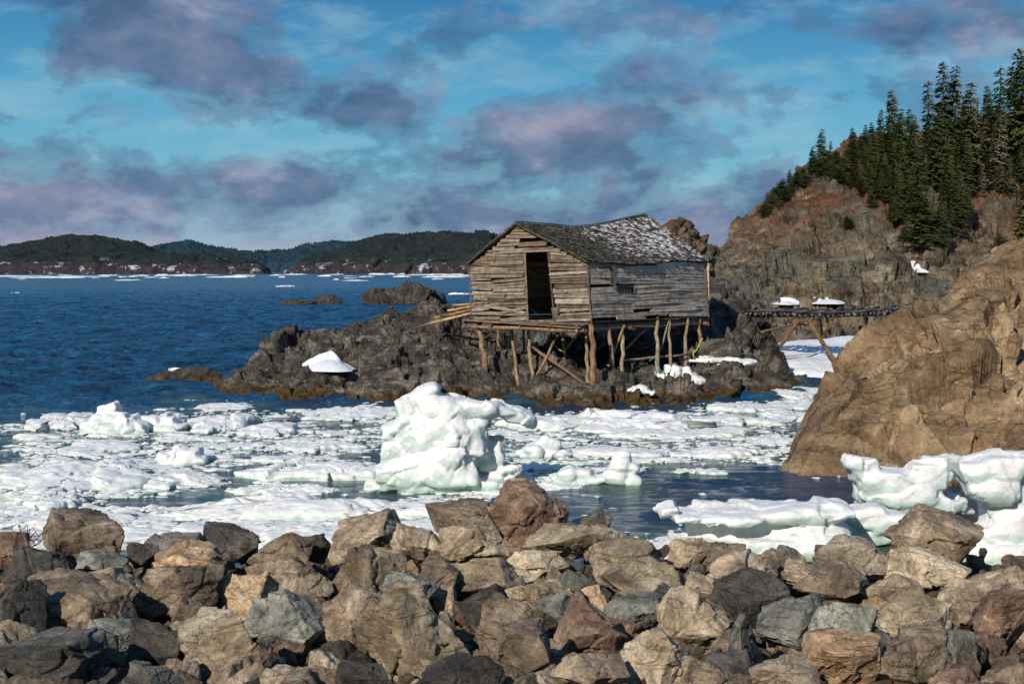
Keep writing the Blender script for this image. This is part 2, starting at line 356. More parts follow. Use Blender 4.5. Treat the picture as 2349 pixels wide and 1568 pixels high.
HL=[('distant_hills',[(-900,585),(-300,566),(0,561),(60,553),(120,543),(200,538),(260,542),(330,558),(360,572),(420,592),(500,618),(530,640)],1650,FM1,-900,530),
 ('distant_headland',[(-900,585),(-300,582),(0,576),(100,582),(200,580),(300,576),(400,581),(480,583),(560,592),(600,603),(618,618),(625,640)],1400,FM1,-900,625),
 ('far_hills',[(250,600),(310,572),(360,563),(430,549),(480,558),(530,570),(600,573),(660,569),(720,558),(780,551),(850,553),(950,560),(1100,580)],2600,FM2,250,1100),
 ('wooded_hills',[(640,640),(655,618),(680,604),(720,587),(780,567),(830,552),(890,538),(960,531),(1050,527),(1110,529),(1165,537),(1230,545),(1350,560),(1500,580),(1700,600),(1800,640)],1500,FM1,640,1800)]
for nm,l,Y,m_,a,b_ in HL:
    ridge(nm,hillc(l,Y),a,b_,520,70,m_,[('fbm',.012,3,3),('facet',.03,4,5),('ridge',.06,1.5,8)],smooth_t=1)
def far_forest():
    v=[];f=[]
    for nm in ('distant_hills','far_hills','wooded_hills','distant_headland'):
        p=TERR[nm].reshape(70,-1,3);n=3500 if nm!='wooded_hills' else 6500
        for _ in range(n):
            r=int(R_.integers(20,56));c=int(R_.integers(0,p.shape[1]))
            q=p[r,c]
            if q[2]<12: continue
            h=R_.uniform(.8,2.2)*q[1]/1600;w=h*.5;b=len(v);q=q+R_.uniform(-3,3,3)*np.array([1,1,0])
            v+= [(q[0]-w,q[1],q[2]-1),(q[0],q[1]-w,q[2]-1),(q[0]+w,q[1],q[2]-1),(q[0],q[1]+w,q[2]-1),(q[0],q[1],q[2]+h)]
            f+=[(b,b+1,b+4),(b+1,b+2,b+4),(b+2,b+3,b+4),(b+3,b,b+4)]
    m,nt,b=newmat('far_conifers',1,.05);nt.links.new(ramp(nt,noise(nt,nd(nt,'ShaderNodeNewGeometry').outputs['Position'],.03,6),[(.35,(.012,.018,.021)),(.65,(.036,.042,.03))]),b.inputs['Base Color'])
    put('distant_forest',mk('distant_forest',v,f,False),m,label='far-off dark conifer forest covering the hills across the bay',cat='forest',kind='stuff')
far_forest()
# ---------------------------------------------------------------- rocks
def poly_dirs(seed,sub,n=11,lo=.55,hi=.95,k=110):
    rg=np.random.default_rng(seed);d,f=ico(sub)
    nn=rg.normal(size=(n,3));nn/=np.linalg.norm(nn,axis=1)[:,None];nn=np.vstack([nn,np.eye(3),-np.eye(3)])
    dd=np.concatenate([rg.uniform(lo,hi,n),rg.uniform(.8,.95,6)])
    dot=np.maximum(d@nn.T,.05);r=dd/dot
    r0=r.min(1);r=r0-np.log(np.exp(-k*(r-r0[:,None])).sum(1))/k
    return d,f,r,rg
def boulder_mesh(name,seed,size,sub=6,amp=1.):
    d,f,r,rg=poly_dirs(seed,sub,int(6+seed%7),k=160)
    p=d*r[:,None]
    M=np.array(Euler(rg.uniform(0,6.28,3)).to_matrix());p=p@M.T;dd=d@M.T
    mn=p.min(0);mx=p.max(0);p=(p-(mn+mx)/2)/((mx-mn)/2)*np.array(size)/2
    s=float(np.mean(size));q=p/s+seed*3.7
    ra=float(rg.uniform(-1,1))
    D=disp_layers(q,[('facet',(1.4,1.4,2.6),.060*amp,seed,ra),('facet',(4.5,4.5,7.),.018*amp,seed+3,ra),('fbm',4,.005*amp,seed+5),('fbm',16,.006*amp,seed+6),('crack',1.1,.03*amp,seed+9)])
    p=p+dd*(D*s)[:,None]
    return mk(name,p,f)
def sea_rock(px,pyb,w,h,Y=None,seed=1,label='',dep=.8):
    Y=Y or W(pyb);s=Y/F;c=P(px,pyb,Y);c[2]=0
    H=h*s;m=boulder_mesh('sea_rock',seed,(w*s*1.05,w*s*dep,H*1.9),6,1.6)
    put('sea_rock',m,SEA,None,(c[0],c[1],H*.05),label=label,cat='rock')
sea_rock(945,699,115,54,seed=31,label='highest rock of the islet out in the bay, left of the hut')
sea_rock(868,699,72,36,seed=32,label='dark rock at the left end of the islet in the bay')
sea_rock(998,698,50,32,seed=33,label='low rock at the right end of the islet in the bay')
sea_rock(748,698,78,20,seed=34,label='low black rock awash left of the islet in the bay')
sea_rock(685,700,75,12,seed=35,label='flattest black rock barely above the blue sea')
sea_rock(430,884,230,40,seed=39,label='low weed covered rock awash off the left tip of the outcrop',dep=.35)
# ---------------------------------------------------------------- ice
ICEPTS=[]
def berg(name,blobs,Yw,pyw,mat,label,vox=.045,amp=1.,seed=1,cat='iceberg',z0=0.):
    s=Yw/F;V=[];Fc=[];n=0;d,f=ico(4);c0=P(sum(b[0] for b in blobs)/len(blobs),pyw,Yw);zz=c0[2];c0[2]=0
    for bi,b in enumerate(blobs):
        px,py,rx,rz=b[:4];dy=b[4] if len(b)>4 else 0;ry=b[5] if len(b)>5 else .55;rot=b[6] if len(b)>6 else 0
        c=P(px,py,Yw)+np.array([0,dy,0])-c0
        _,_,rr,_=poly_dirs(seed*40+bi,4,8,.85,1.05,14)
        q=d*rr[:,None]*1.05*np.array([rx*s,ry,rz*s]);ca,sa=math.cos(rot),math.sin(rot)
        q=np.stack([q[:,0]*ca-q[:,2]*sa,q[:,1],q[:,0]*sa+q[:,2]*ca],1)
        V.append(q+c);Fc.append(f+n);n+=len(d)
    m=mk(name,np.vstack(V),np.vstack(Fc));o=bpy.data.objects.new('tmp',m);COL.objects.link(o)
    md=o.modifiers.new('r','REMESH');md.mode='VOXEL';md.voxel_size=vox
    sm=o.modifiers.new('s','SMOOTH');sm.factor=.6;sm.iterations=6
    dg=bpy.context.evaluated_depsgraph_get();m2=bpy.data.meshes.new_from_object(o.evaluated_get(dg));bpy.data.objects.remove(o)
    m2.name=name;nv=len(m2.vertices);co=np.zeros(nv*3);no=np.zeros(nv*3);m2.vertices.foreach_get('co',co);m2.vertices.foreach_get('normal',no)
    co=co.reshape(-1,3);no=no.reshape(-1,3)
    D=facet(co*np.array([1.2,1.2,1.9])+seed,seed)*.08+fbm(co*1.4+seed*3,seed,3)*.06+facet(co*3.2+seed,seed+4)*.026+fbm(co*6,seed+4,4)*.014
    co=co+no*(D*amp)[:,None];m2.vertices.foreach_set('co',co.ravel().astype(np.float32));m2.update()
    m2.polygons.foreach_set('use_smooth',[True]*len(m2.polygons))
    m2.materials.clear();c0[2]=z0
    put(name,m2,mat,None,c0,label=label,cat=cat)
    if z0==0: ICEPTS.append((c0[0],c0[1],(max(b[0]+b[2] for b in blobs)-min(b[0]-b[2] for b in blobs))/2*s,.6))
def floe_mesh(name,seed,w,d,h,sub=5,rough=1.):
    dr,f=ico(sub);an=np.arctan2(dr[:,1],dr[:,0])
    o=np.stack([np.cos(an)*1.3,np.sin(an)*1.3,np.full(len(an),seed*5.1)],1)
    k=1+.28*fbm(o,seed,4)+.26*facet(o*1.3,seed+4)
    z=np.sign(dr[:,2])*np.abs(dr[:,2])**.5;rr=np.clip(1-np.abs(z)**5.,0,1)**.5
    cur=np.sqrt(dr[:,0]**2+dr[:,1]**2)+1e-6
    p=np.stack([dr[:,0]/cur*rr*k,dr[:,1]/cur*rr*k,z],1)
    und=np.where(z<0,.5,1.)
    q=np.stack([p[:,0]*w/2,p[:,1]*d/2,p[:,2]*h*und],1)
    pl=q*np.array([1,1,0])/max(d,.3)*1.3+seed*3.3
    hh=.60+.60*vn(pl,seed)+.35*facet(pl*1.2,seed+1)
    q[:,2]=np.where(q[:,2]>0,q[:,2]*np.clip(hh,.15,1.25),q[:,2])
    s=min(d,3*h)
    a=(fbm(q/s*2.5+seed*7.7,seed+2,4)*.13+facet(q/s*1.8+seed*1.7,seed)*.13+facet(q/s*5+seed,seed+9)*.03)*rough
    nrm=p/np.linalg.norm(p,axis=1)[:,None]
    q=q+nrm*(a*s*.5)[:,None]
    return mk(name,q,f)
FL=[(105,985,160,42,6,'domed white floe near the far left edge of the drift ice'),
(265,990,150,70,6,'tall rounded white ice lump on the left of the drift ice'),
(360,985,130,48,6,'white ice hummock against the right side of the tall left lump'),
(487,993,150,44,6,'tilted smooth pale blue ice slab at the left'),
(600,1003,130,36,5,'rounded floe right of the tilted blue slab'),
(505,942,130,20,5,'thin floe just off the left tip of the rock outcrop'),
(130,1128,330,88,6,'broad high white ice slab at the left edge of the picture'),
(85,1170,200,50,6,'greenish ice ledge below the broad left slab'),
(395,1118,210,42,6,'low lumpy floe right of the broad left slab'),
(420,1062,115,48,6,'squat ice block with a flat face, left of the centre'),
(300,1070,150,26,5,'low floe behind the lumpy left floe'),
(215,1038,170,24,5,'flat floe above the broad left slab'),
(400,1012,100,18,5,'small flat floe under the tilted blue slab'),
(540,1032,130,24,5,'low white floe between the blue slab and the iceberg'),
(50,1215,220,30,5,'low ice shelf against the rocks at the left edge'),
(720,1035,190,26,5,'long thin floe left of the iceberg'),
(660,1062,150,18,5,'thin floe left of the iceberg foot'),
(725,1102,360,50,6,'wide flat floe touching the left foot of the iceberg'),
(640,1138,250,30,6,'lumpy narrow floe in open dark water left of the iceberg'),
(790,962,220,38,6,'white floe behind the upper left of the iceberg'),
(725,1195,720,56,6,'longest ice ribbon lying behind the boulders'),
(560,1262,660,76,6,'flat snowy ice sheet directly behind the left boulders'),
(1400,994,440,56,6,'large flat snowy floe in front of the rock outcrop'),
(1575,1006,330,30,6,'long lumpy ridge of ice right of the iceberg'),
(1250,1046,130,46,6,'rounded white floe under the overhang of the iceberg'),
(1410,1048,250,30,5,'low floe in line right of the rounded one'),
(1328,1104,125,48,6,'bumpy floe right of the iceberg foot'),
(1425,1110,80,76,6,'pointed upright white ice block right of the iceberg'),
(1290,1120,90,20,5,'small low floe in front of the bumpy one'),
(1650,1050,180,30,5,'low floe in the right half of the cove'),
(1618,1088,110,24,5,'small floe alone in the open water at the right'),
(1715,975,200,28,5,'flat floe off the right end of the outcrop'),
(1720,945,200,26,5,'floe close to the right shore of the outcrop'),
(1790,1022,110,28,5,'floe touching the foot of the brown rock slope'),
(1865,940,140,30,5,'floe at the narrow mouth of the inlet'),
(1850,968,150,30,5,'floe pressed against the lower edge of the brown rock slope'),
(1905,912,120,30,5,'floe blocking the inlet between outcrop and rock slope'),
(1835,915,100,22,5,'thin floe beside the right tip of the rock outcrop'),
(1890,880,180,56,6,'ice pile filling the inlet under the footbridge'),
(1560,905,110,46,6,'white ice lump stranded on weed at the outcrop right end'),
(1625,893,80,24,5,'small stranded ice lump right of the taller one'),
(1690,895,90,24,5,'stranded ice lump farthest right on the weedy shore'),
(1470,921,60,22,5,'small melting ice lump on the weed'),
(430,862,80,18,5,'slim white floe lying on the low weedy rock'),
(540,872,64,20,5,'small white floe wedged beside the left tip of the outcrop'),
(1180,925,90,14,5,'thin floe close behind the top of the iceberg')]
for i,(px,py,w,h,sub,lb) in enumerate(FL):
    Y=W(py); s=Y/F; wm=w*s;c=P(px,py,Y);c[2]=0.0
    z0=0.
    if py in(905,893,895,921): z0=max(0,zat('rock_outcrop',c[0],c[1])-.05)
    if w/h<2.9 and py not in(893,):
        rg=random.Random(i*7+3);bl=[]
        if py==1110: bl=[(px-20,py-12,22,14,0,.2),(px-4,py-26,20,26,0,.2,-.3),(px+6,py-46,14,26,0,.15,.15),(px+20,py-26,16,20,.05,.2,-.3),(px+28,py-10,18,14,0,.2)]
        else:
            for k in range(6):
                u=-.42+.84*k/5; hh=h*(.35+.65*math.exp(-((u-rg.uniform(-.2,.05))/.3)**2))*rg.uniform(.8,1.1)
                bl.append((px+u*w*.85,py-hh*.45,w*.17,hh*.48,rg.uniform(-.15,.15),w*s*rg.uniform(.2,.32),rg.uniform(-.4,.4)))
            bl.append((px,py-4,w*.45,h*.2,0,w*s*.35))
        berg('ice_floe',bl,Y,py,FLO,lb,vox=.035,amp=.7,seed=60+i,cat='ice floe',z0=z0)
        continue
    hm=h*s*.52;dm=max(.4,h*.76*Y*Y/(F*CH))
    c[2]=z0
    if z0: dm=min(dm,wm*.7)
    if py==862:c[2]=.22;dm=.6
    c[1]+=dm*.45
    put('ice_floe',floe_mesh('ice_floe',100+i,wm*1.05,dm,hm,sub),FLO,None,c,label=lb,cat='ice floe')
    ICEPTS.append((c[0],c[1],wm/2,dm/2))
PROTO=[floe_mesh('ice_floe',300+k,1.,random.uniform(.6,.95),random.uniform(.11,.22),4) for k in range(18)]
for m in PROTO:m.materials.append(FLO)
OPEN=[(1340,1185,270,62),(1730,1110,280,42),(470,1150,120,24),(1560,1085,90,25),(760,1150,150,12),(1700,1180,300,50),(860,1140,60,12),(1480,1140,200,40),(330,1150,90,12),(1300,1150,180,25)]
def inopen(px,py): return any(((px-a)/c)**2+((py-b)/d)**2<1 for a,b,c,d in OPEN)
def cove_ok(px,py):
    if py<(895 if px>1810 else 918) or py>1262: return False
    if px<430 and py<975-(px)*.10: return False
    if px>1830 and py>895: 
        if px>2010-(py-900)*1.05: return False
    return not inopen(px,py)
def lead(x,y): return vn(np.array([[x*.42+2,y*.20,7.7]]),5)[0]+.4*vn(np.array([[x*1.1,y*.55,2.2]]),9)[0]
cnt=0;tr=0
while cnt<280 and tr<9000:
    tr+=1
    px=random.uniform(-150,1970);py=895+ (random.random()**1.1)*353
    if not cove_ok(px,py) or (500<px<1800 and py<938): continue
    if py>1080 and px>500 and random.random()<.6: continue
    Y=W(py);c=P(px,py,Y)
    if lead(c[0],c[1])<-.36 and px<1750: continue
    wpx=random.choice([random.uniform(20,60),random.uniform(40,120),random.uniform(70,170)])*(.5+(py-900)/400)
    wm=wpx*Y/F*.92
    o=bpy.data.objects.new('ice_floe',random.choice(PROTO));COL.objects.link(o)
    o.location=(c[0],c[1],-.01);o.scale=(wm,wm*random.uniform(.6,.95),wm*random.uniform(.35,.8)/max(1,wm*.8));o.rotation_euler=(0,0,random.uniform(-.5,.5)+random.choice([0,math.pi]))
    tag(o,'small white floe in the loose drift ice filling the cove','ice floe','small floes in the cove');cnt+=1
    if wpx>60: ICEPTS.append((c[0],c[1],wm/2,wm*.4))
def brash():
    d,f=ico(1);V=[];Fc=[];n=0;t=0
    while n<10500 and t<120000:
        t+=1
        px=random.uniform(-200,1990);py=895+(random.random()**1.0)*363
        if not cove_ok(px,py):
            if random.random()>.02 or py<918: continue
        if px>1850 and py>1100: continue
        Y=W(py);c=P(px,py,Y)
        if lead(c[0],c[1])<-.1 and random.random()<.9: continue
        s=random.uniform(.02,.065)*(1 if random.random()<.86 else 2.3)
        q=d*np.array([s*random.uniform(.8,2.2),s,s*random.uniform(.2,.5)])*R_.uniform(.7,1.3,(12,1))
        V.append(q+np.array([c[0],c[1],.0]));Fc.append(f+n*12);n+=1
    put('brash_ice',mk('brash_ice',np.vstack(V),np.vstack(Fc),False),FLO,label='loose brash ice fragments floating between the floes in the cove',cat='brash ice',kind='stuff')
brash()
far=[(60,634,110,6),(150,637,200,5),(380,633,60,7),(440,631,110,4),(540,636,110,5),(655,657,40,5),(680,630,60,4),(820,644,60,4),(880,630,60,6),(925,635,40,6),(1000,631,110,5),(1060,634,60,5),(1060,676,60,12),(295,643,70,4),(1020,636,90,5),(35,672,24,4),(560,631,50,4),(250,632,50,4)]
for _ in range(32): far.append((random.uniform(-80,1100),629+abs(random.gauss(0,6)),random.uniform(10,40),random.uniform(2,4)))
for px,py,w,h in far:
    Y=W(max(py,626.5));s=Y/F;c=P(px,py,Y);c[2]=0
    o=bpy.data.objects.new('drifting_floe',random.choice(PROTO));COL.objects.link(o)
    o.location=(c[0],c[1],-.05);o.scale=(w*s,w*s*.9,h*s/.17);tag(o,'white ice floe drifting far out on the blue bay','ice floe','distant floes in the bay')
berg('iceberg',[(1000,1005,94,62,0,.6),(966,902,48,13,0,.35,.5),(935,926,28,26,-.05,.4,.4),(978,928,44,34,.1,.45,-.4),(1035,945,56,32,.1,.55,-.25),(1095,938,60,20,.1,.5,-.05),(1152,944,52,15,.15,.45,-.15),(1192,957,38,18,.2,.36,-.2),(1216,970,14,14,.2,.25),
 (915,1005,36,42,0,.45),(925,1048,50,38,-.1,.45),(1055,1010,72,50,0,.5),(1085,995,42,36,.1,.5),(985,1058,105,40,-.1,.6),(935,1090,78,26,-.15,.5),(1040,1080,62,28,-.25,.45),(878,1114,44,9,-.1,.45),(1110,1050,46,42,.35,.4),(1160,1092,46,22,.3,.4),(1085,1108,112,18,.1,.6),(965,1114,122,13,0,.6)],
 23.5,1120,ICE,'tall sculpted white iceberg with a right overhang in the middle of the cove',.033,.95,3)
berg('ice_block',[(1530,1166,28,15,0,.4,.4),(1600,1182,70,13,0,.5),(1680,1178,90,17,0,.6),(1770,1176,95,19,.1,.6),(1860,1176,85,19,.1,.5),(1925,1168,30,15,0,.4),(1710,1205,150,13,.2,.45),(1850,1212,105,22,.15,.5),(1700,1245,175,22,.1,.7),(1840,1245,125,28,.1,.7),(1590,1262,110,16,0,.6)],
 17.8,1280,ICE,'long undercut ice slab with a green foot behind the right boulders',.03,.7,5)
berg('ice_block',[(1958,1064,24,17,0,.25,-.3),(1985,1078,36,34,0,.3),(2020,1112,60,42,0,.4),(2075,1115,62,42,0,.45),(2118,1095,46,40,0,.35),(2148,1074,32,32,0,.3),(2168,1056,22,14,0,.22,.4),(2090,1150,100,36,.1,.5),(2160,1162,70,24,.1,.4),(2035,1165,66,32,.1,.4),(2200,1172,45,12,.1,.3)],
 20.2,1200,ICE,'knobbly white ice block with two horns below the brown rock slope',.03,.8,7)
berg('ice_block',[(2225,1074,42,26,0,.4),(2290,1064,72,30,0,.45),(2370,1064,70,32,0,.45),(2265,1108,66,42,0,.45),(2330,1140,76,62,.1,.42),(2330,1205,85,50,.12,.45),(2265,1235,60,32,.1,.4),(2310,1280,125,44,.1,.6),(2420,1180,80,100,.1,.5)],
 17.2,1310,ICE,'tall mushroom shaped green white ice block cut by the right edge',.03,.8,9)
berg('ice_block',[(1985,1184,46,26,0,.35),(2030,1198,42,24,0,.35),(1958,1180,26,17,0,.3),(2005,1228,55,20,.1,.4),(1940,1250,36,12,-.2,.3)],
 18.7,1240,ICE,'small rounded ice lump between the undercut slab and the horned block',.03,.5,11)
# ---------------------------------------------------------------- water
def water():
    Ys=np.concatenate([np.linspace(3,14,12,endpoint=False),14*np.exp(np.linspace(0,math.log(40/14),200,endpoint=False)),40*np.exp(np.linspace(0,math.log(300/40),800,endpoint=False)),300*np.exp(np.linspace(0,math.log(9000/300),110))])
    uu=np.concatenate([-np.exp(np.linspace(math.log(4),math.log(.47),30,endpoint=False)),np.linspace(-.46,.46,560),np.exp(np.linspace(math.log(.47),math.log(4),30))])
    Yg,U=np.meshgrid(Ys,uu,indexing='ij');X=U*Yg
    p=np.stack([X.ravel(),Yg.ravel(),np.zeros(X.size)],1)
    sea=np.clip((p[:,1]-36)/6,0,1)*np.clip((2-(p[:,0]-6)/4),0,1)
    sea=np.maximum(sea,np.clip((p[:,1]-75)/20,0,1))
    fade=np.clip(1.2-p[:,1]/300,0.1,1)
    wp=p+np.stack([2*vn(p*.13,9),2*vn(p*.13,8),0*p[:,0]],1)
    w=1-2*np.abs(fbm(wp*np.array([.5,.95,0]),2,4))
    w2=fbm(p*np.array([.12,.25,0]),6,3);w3=1-2*np.abs(fbm(wp*np.array([1.4,2.4,0]),12,3))
    p[:,2]=sea*fade*(w*.22+w2*.13+w3*.08*np.clip(1.8-p[:,1]/60,0,1))+(1-sea)*.014*fbm(p*np.array([1.2,2.4,0]),4,3)
    ice=np.zeros(len(p));near=np.where(p[:,1]<50)[0];pn=p[near];acc=np.zeros(len(near))
    for x,y,a,b in ICEPTS:
        d=np.sqrt(((pn[:,0]-x)/(a+.25))**2+((pn[:,1]-y)/(b+.4))**2);acc=np.maximum(acc,np.clip(1.5-d,0,1))
    ice[near]=acc
    nr,nc=X.shape;idx=np.arange(nr*nc).reshape(nr,nc)
    f=np.stack([idx[:-1,:-1],idx[:-1,1:],idx[1:,1:],idx[1:,:-1]],-1).reshape(-1,4)
    m,nt,b=newmat('sea_water',.07,.5);b.inputs['IOR'].default_value=1.33
    pos=nd(nt,'ShaderNodeNewGeometry').outputs['Position'];a=attr(nt,'ice');se=attr(nt,'sea')
    v=nd(nt,'ShaderNodeVectorMath',{0:pos,1:(.7,1.3,1)},operation='MULTIPLY').outputs[0]
    n=noise(nt,v,.8,9,.68,.3);n2=noise(nt,v,4.,6,.6,.4)
    c=mix(nt,se,(.003,.030,.070),ramp(nt,n,[(.35,(.001,.012,.035)),(.5,(.004,.055,.135)),(.66,(.012,.13,.27))]))
    c=mix(nt,mth(nt,'MULTIPLY',mth(nt,'MULTIPLY',a,.8),ramp(nt,noise(nt,pos,.5,4),[(.42,.35),(.6,1.)])),c,ramp(nt,noise(nt,pos,2,5),[(.3,(.035,.070,.04)),(.7,(.14,.21,.11))]))  # green glow of submerged ice painted into the water colour near floes
    nt.links.new(c,b.inputs['Base Color'])
    hb=mth(nt,'ADD',mth(nt,'MULTIPLY',n,1.),mth(nt,'MULTIPLY',n2,.4))
    st=mth(nt,'ADD',mth(nt,'MULTIPLY',se,.6),.4)
    bn=nd(nt,'ShaderNodeBump',{'Height':hb,'Strength':st,'Distance':.6});nt.links.new(bn.outputs[0],b.inputs['Normal'])
    nt.links.new(mth(nt,'ADD',mth(nt,'MULTIPLY',se,.14),.06),b.inputs['Roughness'])
    put('water',mk('water',p,f,True,{'ice':ice,'sea':sea}),m,kind='structure')
water()
# ---------------------------------------------------------------- snow
def drape(terr,px,py,w,h,name='snow_patch',thick=.12,label='',dpt=None,seed=1,kk=24):
    c=hit(terr,px,py);s=c[1]/F;a=w*s/2;b=dpt or max(h*s*2.0,.3);lim=h*s*.6
    n=26;rr=np.linspace(0,1,n);th=np.linspace(0,2*math.pi,44,endpoint=False)
    R,T=np.meshgrid(rr,th,indexing='ij');k=1+.45*fbm(np.stack([np.cos(T.ravel())*1.5,np.sin(T.ravel())*1.5,np.full(T.size,seed*3.)],1),seed,4).reshape(R.shape)
    X=c[0]+R*k*a*np.cos(T);Y=c[1]+R*k*b*np.sin(T)
    tp=TERR[terr];sel=tp[(abs(tp[:,0]-c[0])<a*2+1)&(abs(tp[:,1]-c[1])<b*2+1)]
    Z=np.array([sel[np.argpartition((sel[:,0]-x)**2+(sel[:,1]-y)**2,min(kk,len(sel)-1))[:kk],2].mean() for x,y in zip(X.ravel(),Y.ravel())]).reshape(R.shape)
    Z=np.clip(Z,c[2]-lim,c[2]+lim)+thick*(1-R**2)-.04*R
    idx=np.arange(n*44).reshape(n,44)
    f=np.stack([idx[:-1],np.roll(idx,-1,1)[:-1],np.roll(idx,-1,1)[1:],idx[1:]],-1).reshape(-1,4)
    v=np.stack([X,Y,Z],-1).reshape(-1,3)
    put(name,mk(name,v-c,f),SNOW,None,c,label=label,cat='snow')
drape('rock_outcrop',750,815,140,36,thick=.30,dpt=1.1,label='large white snow patch on the left half of the rock outcrop',seed=2,kk=60)
drape('cliff',2110,600,16,44,thick=.25,dpt=1.6,label='narrow upright snow strip in a gully of the cliff',seed=12,kk=60)
drape('cliff',1905,690,80,8,thick=.2,dpt=1.2,label='white snow patch behind the middle of the footbridge',seed=8)
drape('cliff',1800,686,46,7,thick=.15,dpt=1.,label='small snow patch behind the left end of the footbridge',seed=9)
def sb(px,top,k=1.): 
    return (px,[(45.2,.02),(45.5,.30*k),(47.,.62*k),(51.,.88*k),(55,top),(59,.2)])
ridge('snow_bank',[sb(1725,.1,.1),sb(1750,.6,.7),sb(1790,.85,1.),sb(1860,1.,1.05),sb(1930,1.2,1.15),sb(2000,1.15,1.15),sb(2060,1.0,1.1),sb(2120,.1,.1)],1725,2120,170,80,SNOW,[('fbm',.5,.14,3),('fbm',1.8,.03,6)],smooth_t=4)
# ---------------------------------------------------------------- fishing hut
C0=np.array([2.46,40.0]);A_=np.array([.63,.7766]);B_=np.array([-.7766,.63]);L=7.1;Wd=4.87;FZ=2.46
def HP(s,r,z,out=(0,0)):
    q=C0+B_*s+A_*(r+.04*math.sin(z*2.3+s*1.1))+A_*out[0]+B_*(out[1]+.05*math.sin(r*1.1+z*1.7))
    return Vector((q[0]-.05*(z-FZ),q[1],z+.035*math.sin(r*1.4+.6)*min(1,r)-.04*math.sin(s/Wd*math.pi)-.02*math.sin(s*2.2)*(s>0)))
hc=HP(Wd/2,L/2,0);hut=empty('fishing_hut',(hc.x,hc.y,0),label='weathered wooden fishing hut on stilts with a sagging shingle roof',cat='hut')
HO=(hc.x,hc.y,0)
def ridgez(t): return float(np.interp(t,[0,.15,.35,.6,.8,1],[5.50,5.45,5.42,5.54,5.74,5.97]))
def peak(t): return 2.7+(2.43-2.7)*t
def eave(t,side): return (4.29+.05*t-.11*math.sin(math.pi*min(1,t*1.5))) if side==0 else (4.22+.05*t)
def prof(z,t):
    e0,e1,rz,pk=eave(t,0),eave(t,1),ridgez(t),peak(t)
    s0=0 if z<e0 else pk*(z-e0)/(rz-e0)
    s1=Wd if z<e1 else Wd-(Wd-pk)*(z-e1)/(rz-e1)
    return s0,s1
def board(mb,p0,p1,z0,z1,h,outv,tint,th=.022):
    o=Vector((outv[0],outv[1],0));a=Vector((p0[0],p0[1],z0));b=Vector((p1[0],p1[1],z1));u=Vector((0,0,h))
    mb.hexa([a,b,b+o*th,a+o*th,a+u-o*.012,b+u-o*.012,b+u+o*.004,a+u+o*.004],tint)
gm=MB();z=FZ-.02;dr0,dr1,dz=1.49,2.49,4.60
while z<5.38:
    h=random.uniform(.085,.14);zm=z+h
    s0,s1=prof(zm,0)
    segs=[(s0,s1)]
    tl=(z-FZ)/2.1*.07
    if z<dz: segs=[(s0,dr0-.04+random.uniform(-.07,.05)),(dr1+.06-tl+random.uniform(-.04,.06),s1)]
    if FZ+.12<z<FZ+.36: segs=[(s0,dr0-random.uniform(.04,.25)),(random.uniform(3.9,4.4),s1)]
    for a,b in segs:
        cuts=[a,b]
        if b-a>1.6 and random.random()<.6: cuts.insert(1,random.uniform(a+.5,b-.5))
        if z>=dz and b-a>1.5 and len(cuts)==2: cuts.insert(1,random.uniform(a+.5,b-.4))
        for c0,c1 in zip(cuts[:-1],cuts[1:]):
            if 4.85<z<4.97 and 1.2<(c0+c1)/2<2.6 and c1-c0<3: 
                c1=min(c1,1.55)
                if c1-c0<.2: continue
            left=(c0+c1)/2>2.5
            if random.random()<.035: continue
            sl=random.uniform(-.05,.05)+(-.06 if left and z<4 else 0)
            j=random.uniform(-.022,.022)
            h2=h*.65 if left and 3.5<z<3.78 else h
            if random.random()<.12: h2*=.72
            zq=z+j;q0=HP(c0,0,zq,(-abs(j),0));q1=HP(c1-random.choice([0,0,.06]),0,zq,(-abs(j)*random.uniform(0,2.5),0))
            tn=random.gauss(.5,.27)+(.08 if not left else 0)
            board(gm,q0,q1,q0.z,q1.z+sl,h2*1.14,(-A_[0],-A_[1]),min(1,max(0,tn)),random.uniform(.03,.055))
    z+=h*.98
for (s0,z0,s1,z1) in((4.3,FZ+.34,2.65,FZ+.14),(3.6,FZ+.15,2.55,FZ+.33)):
    a=HP(s0,-.02,z0);b=HP(s1,-.02,z1);board(gm,a,b,a.z,b.z,.10,(-A_[0],-A_[1]),.8,.04)
gm.build('gable_wall',WG,hut,HO)
sm=MB();z=FZ-.05
WR0,WR1,WZ0,WZ1=1.6,2.5,3.28,3.5
while z<4.24:
    h=random.uniform(.085,.13)
    segs=[(0,L)]
    if WZ0-.06<z<WZ1-.03: segs=[(0,WR0),(WR1,L)]
    for a,b in segs:
        cuts=[a]
        while b-cuts[-1]>3.2: cuts.append(cuts[-1]+random.uniform(1.0,2.8))
        cuts.append(b)
        for c0,c1 in zip(cuts[:-1],cuts[1:]):
            if random.random()<.03: continue
            if z<FZ+.05 and random.random()<.35:continue
            e=random.uniform(-.03,.03);q0=HP(0,c0+.005,z);q1=HP(0,c1-.005,z)
            board(sm,q0,q1,q0.z,q1.z+e,h*1.12,(-B_[0],-B_[1]),min(1,max(0,random.gauss(.5,.22))),random.uniform(.015,.03))
    z+=h*.98
sm.build('side_wall',WS,hut,HO)
for nm in('left','back'):
    mb=MB();z=FZ-.02
    while z<(4.25 if nm=='left' else 5.9):
        if nm=='left': board(mb,HP(Wd,0,0),HP(Wd,L,0),z,z,.14,(B_[0],B_[1]),random.random())
        else:
            s0,s1=prof(z+.12,1);board(mb,HP(s0,L,0),HP(s1,L,0),z,z,.14,(A_[0],A_[1]),random.random())
        z+=.12
    mb.build('left_wall' if nm=='left' else 'back_wall',WS,hut,HO)
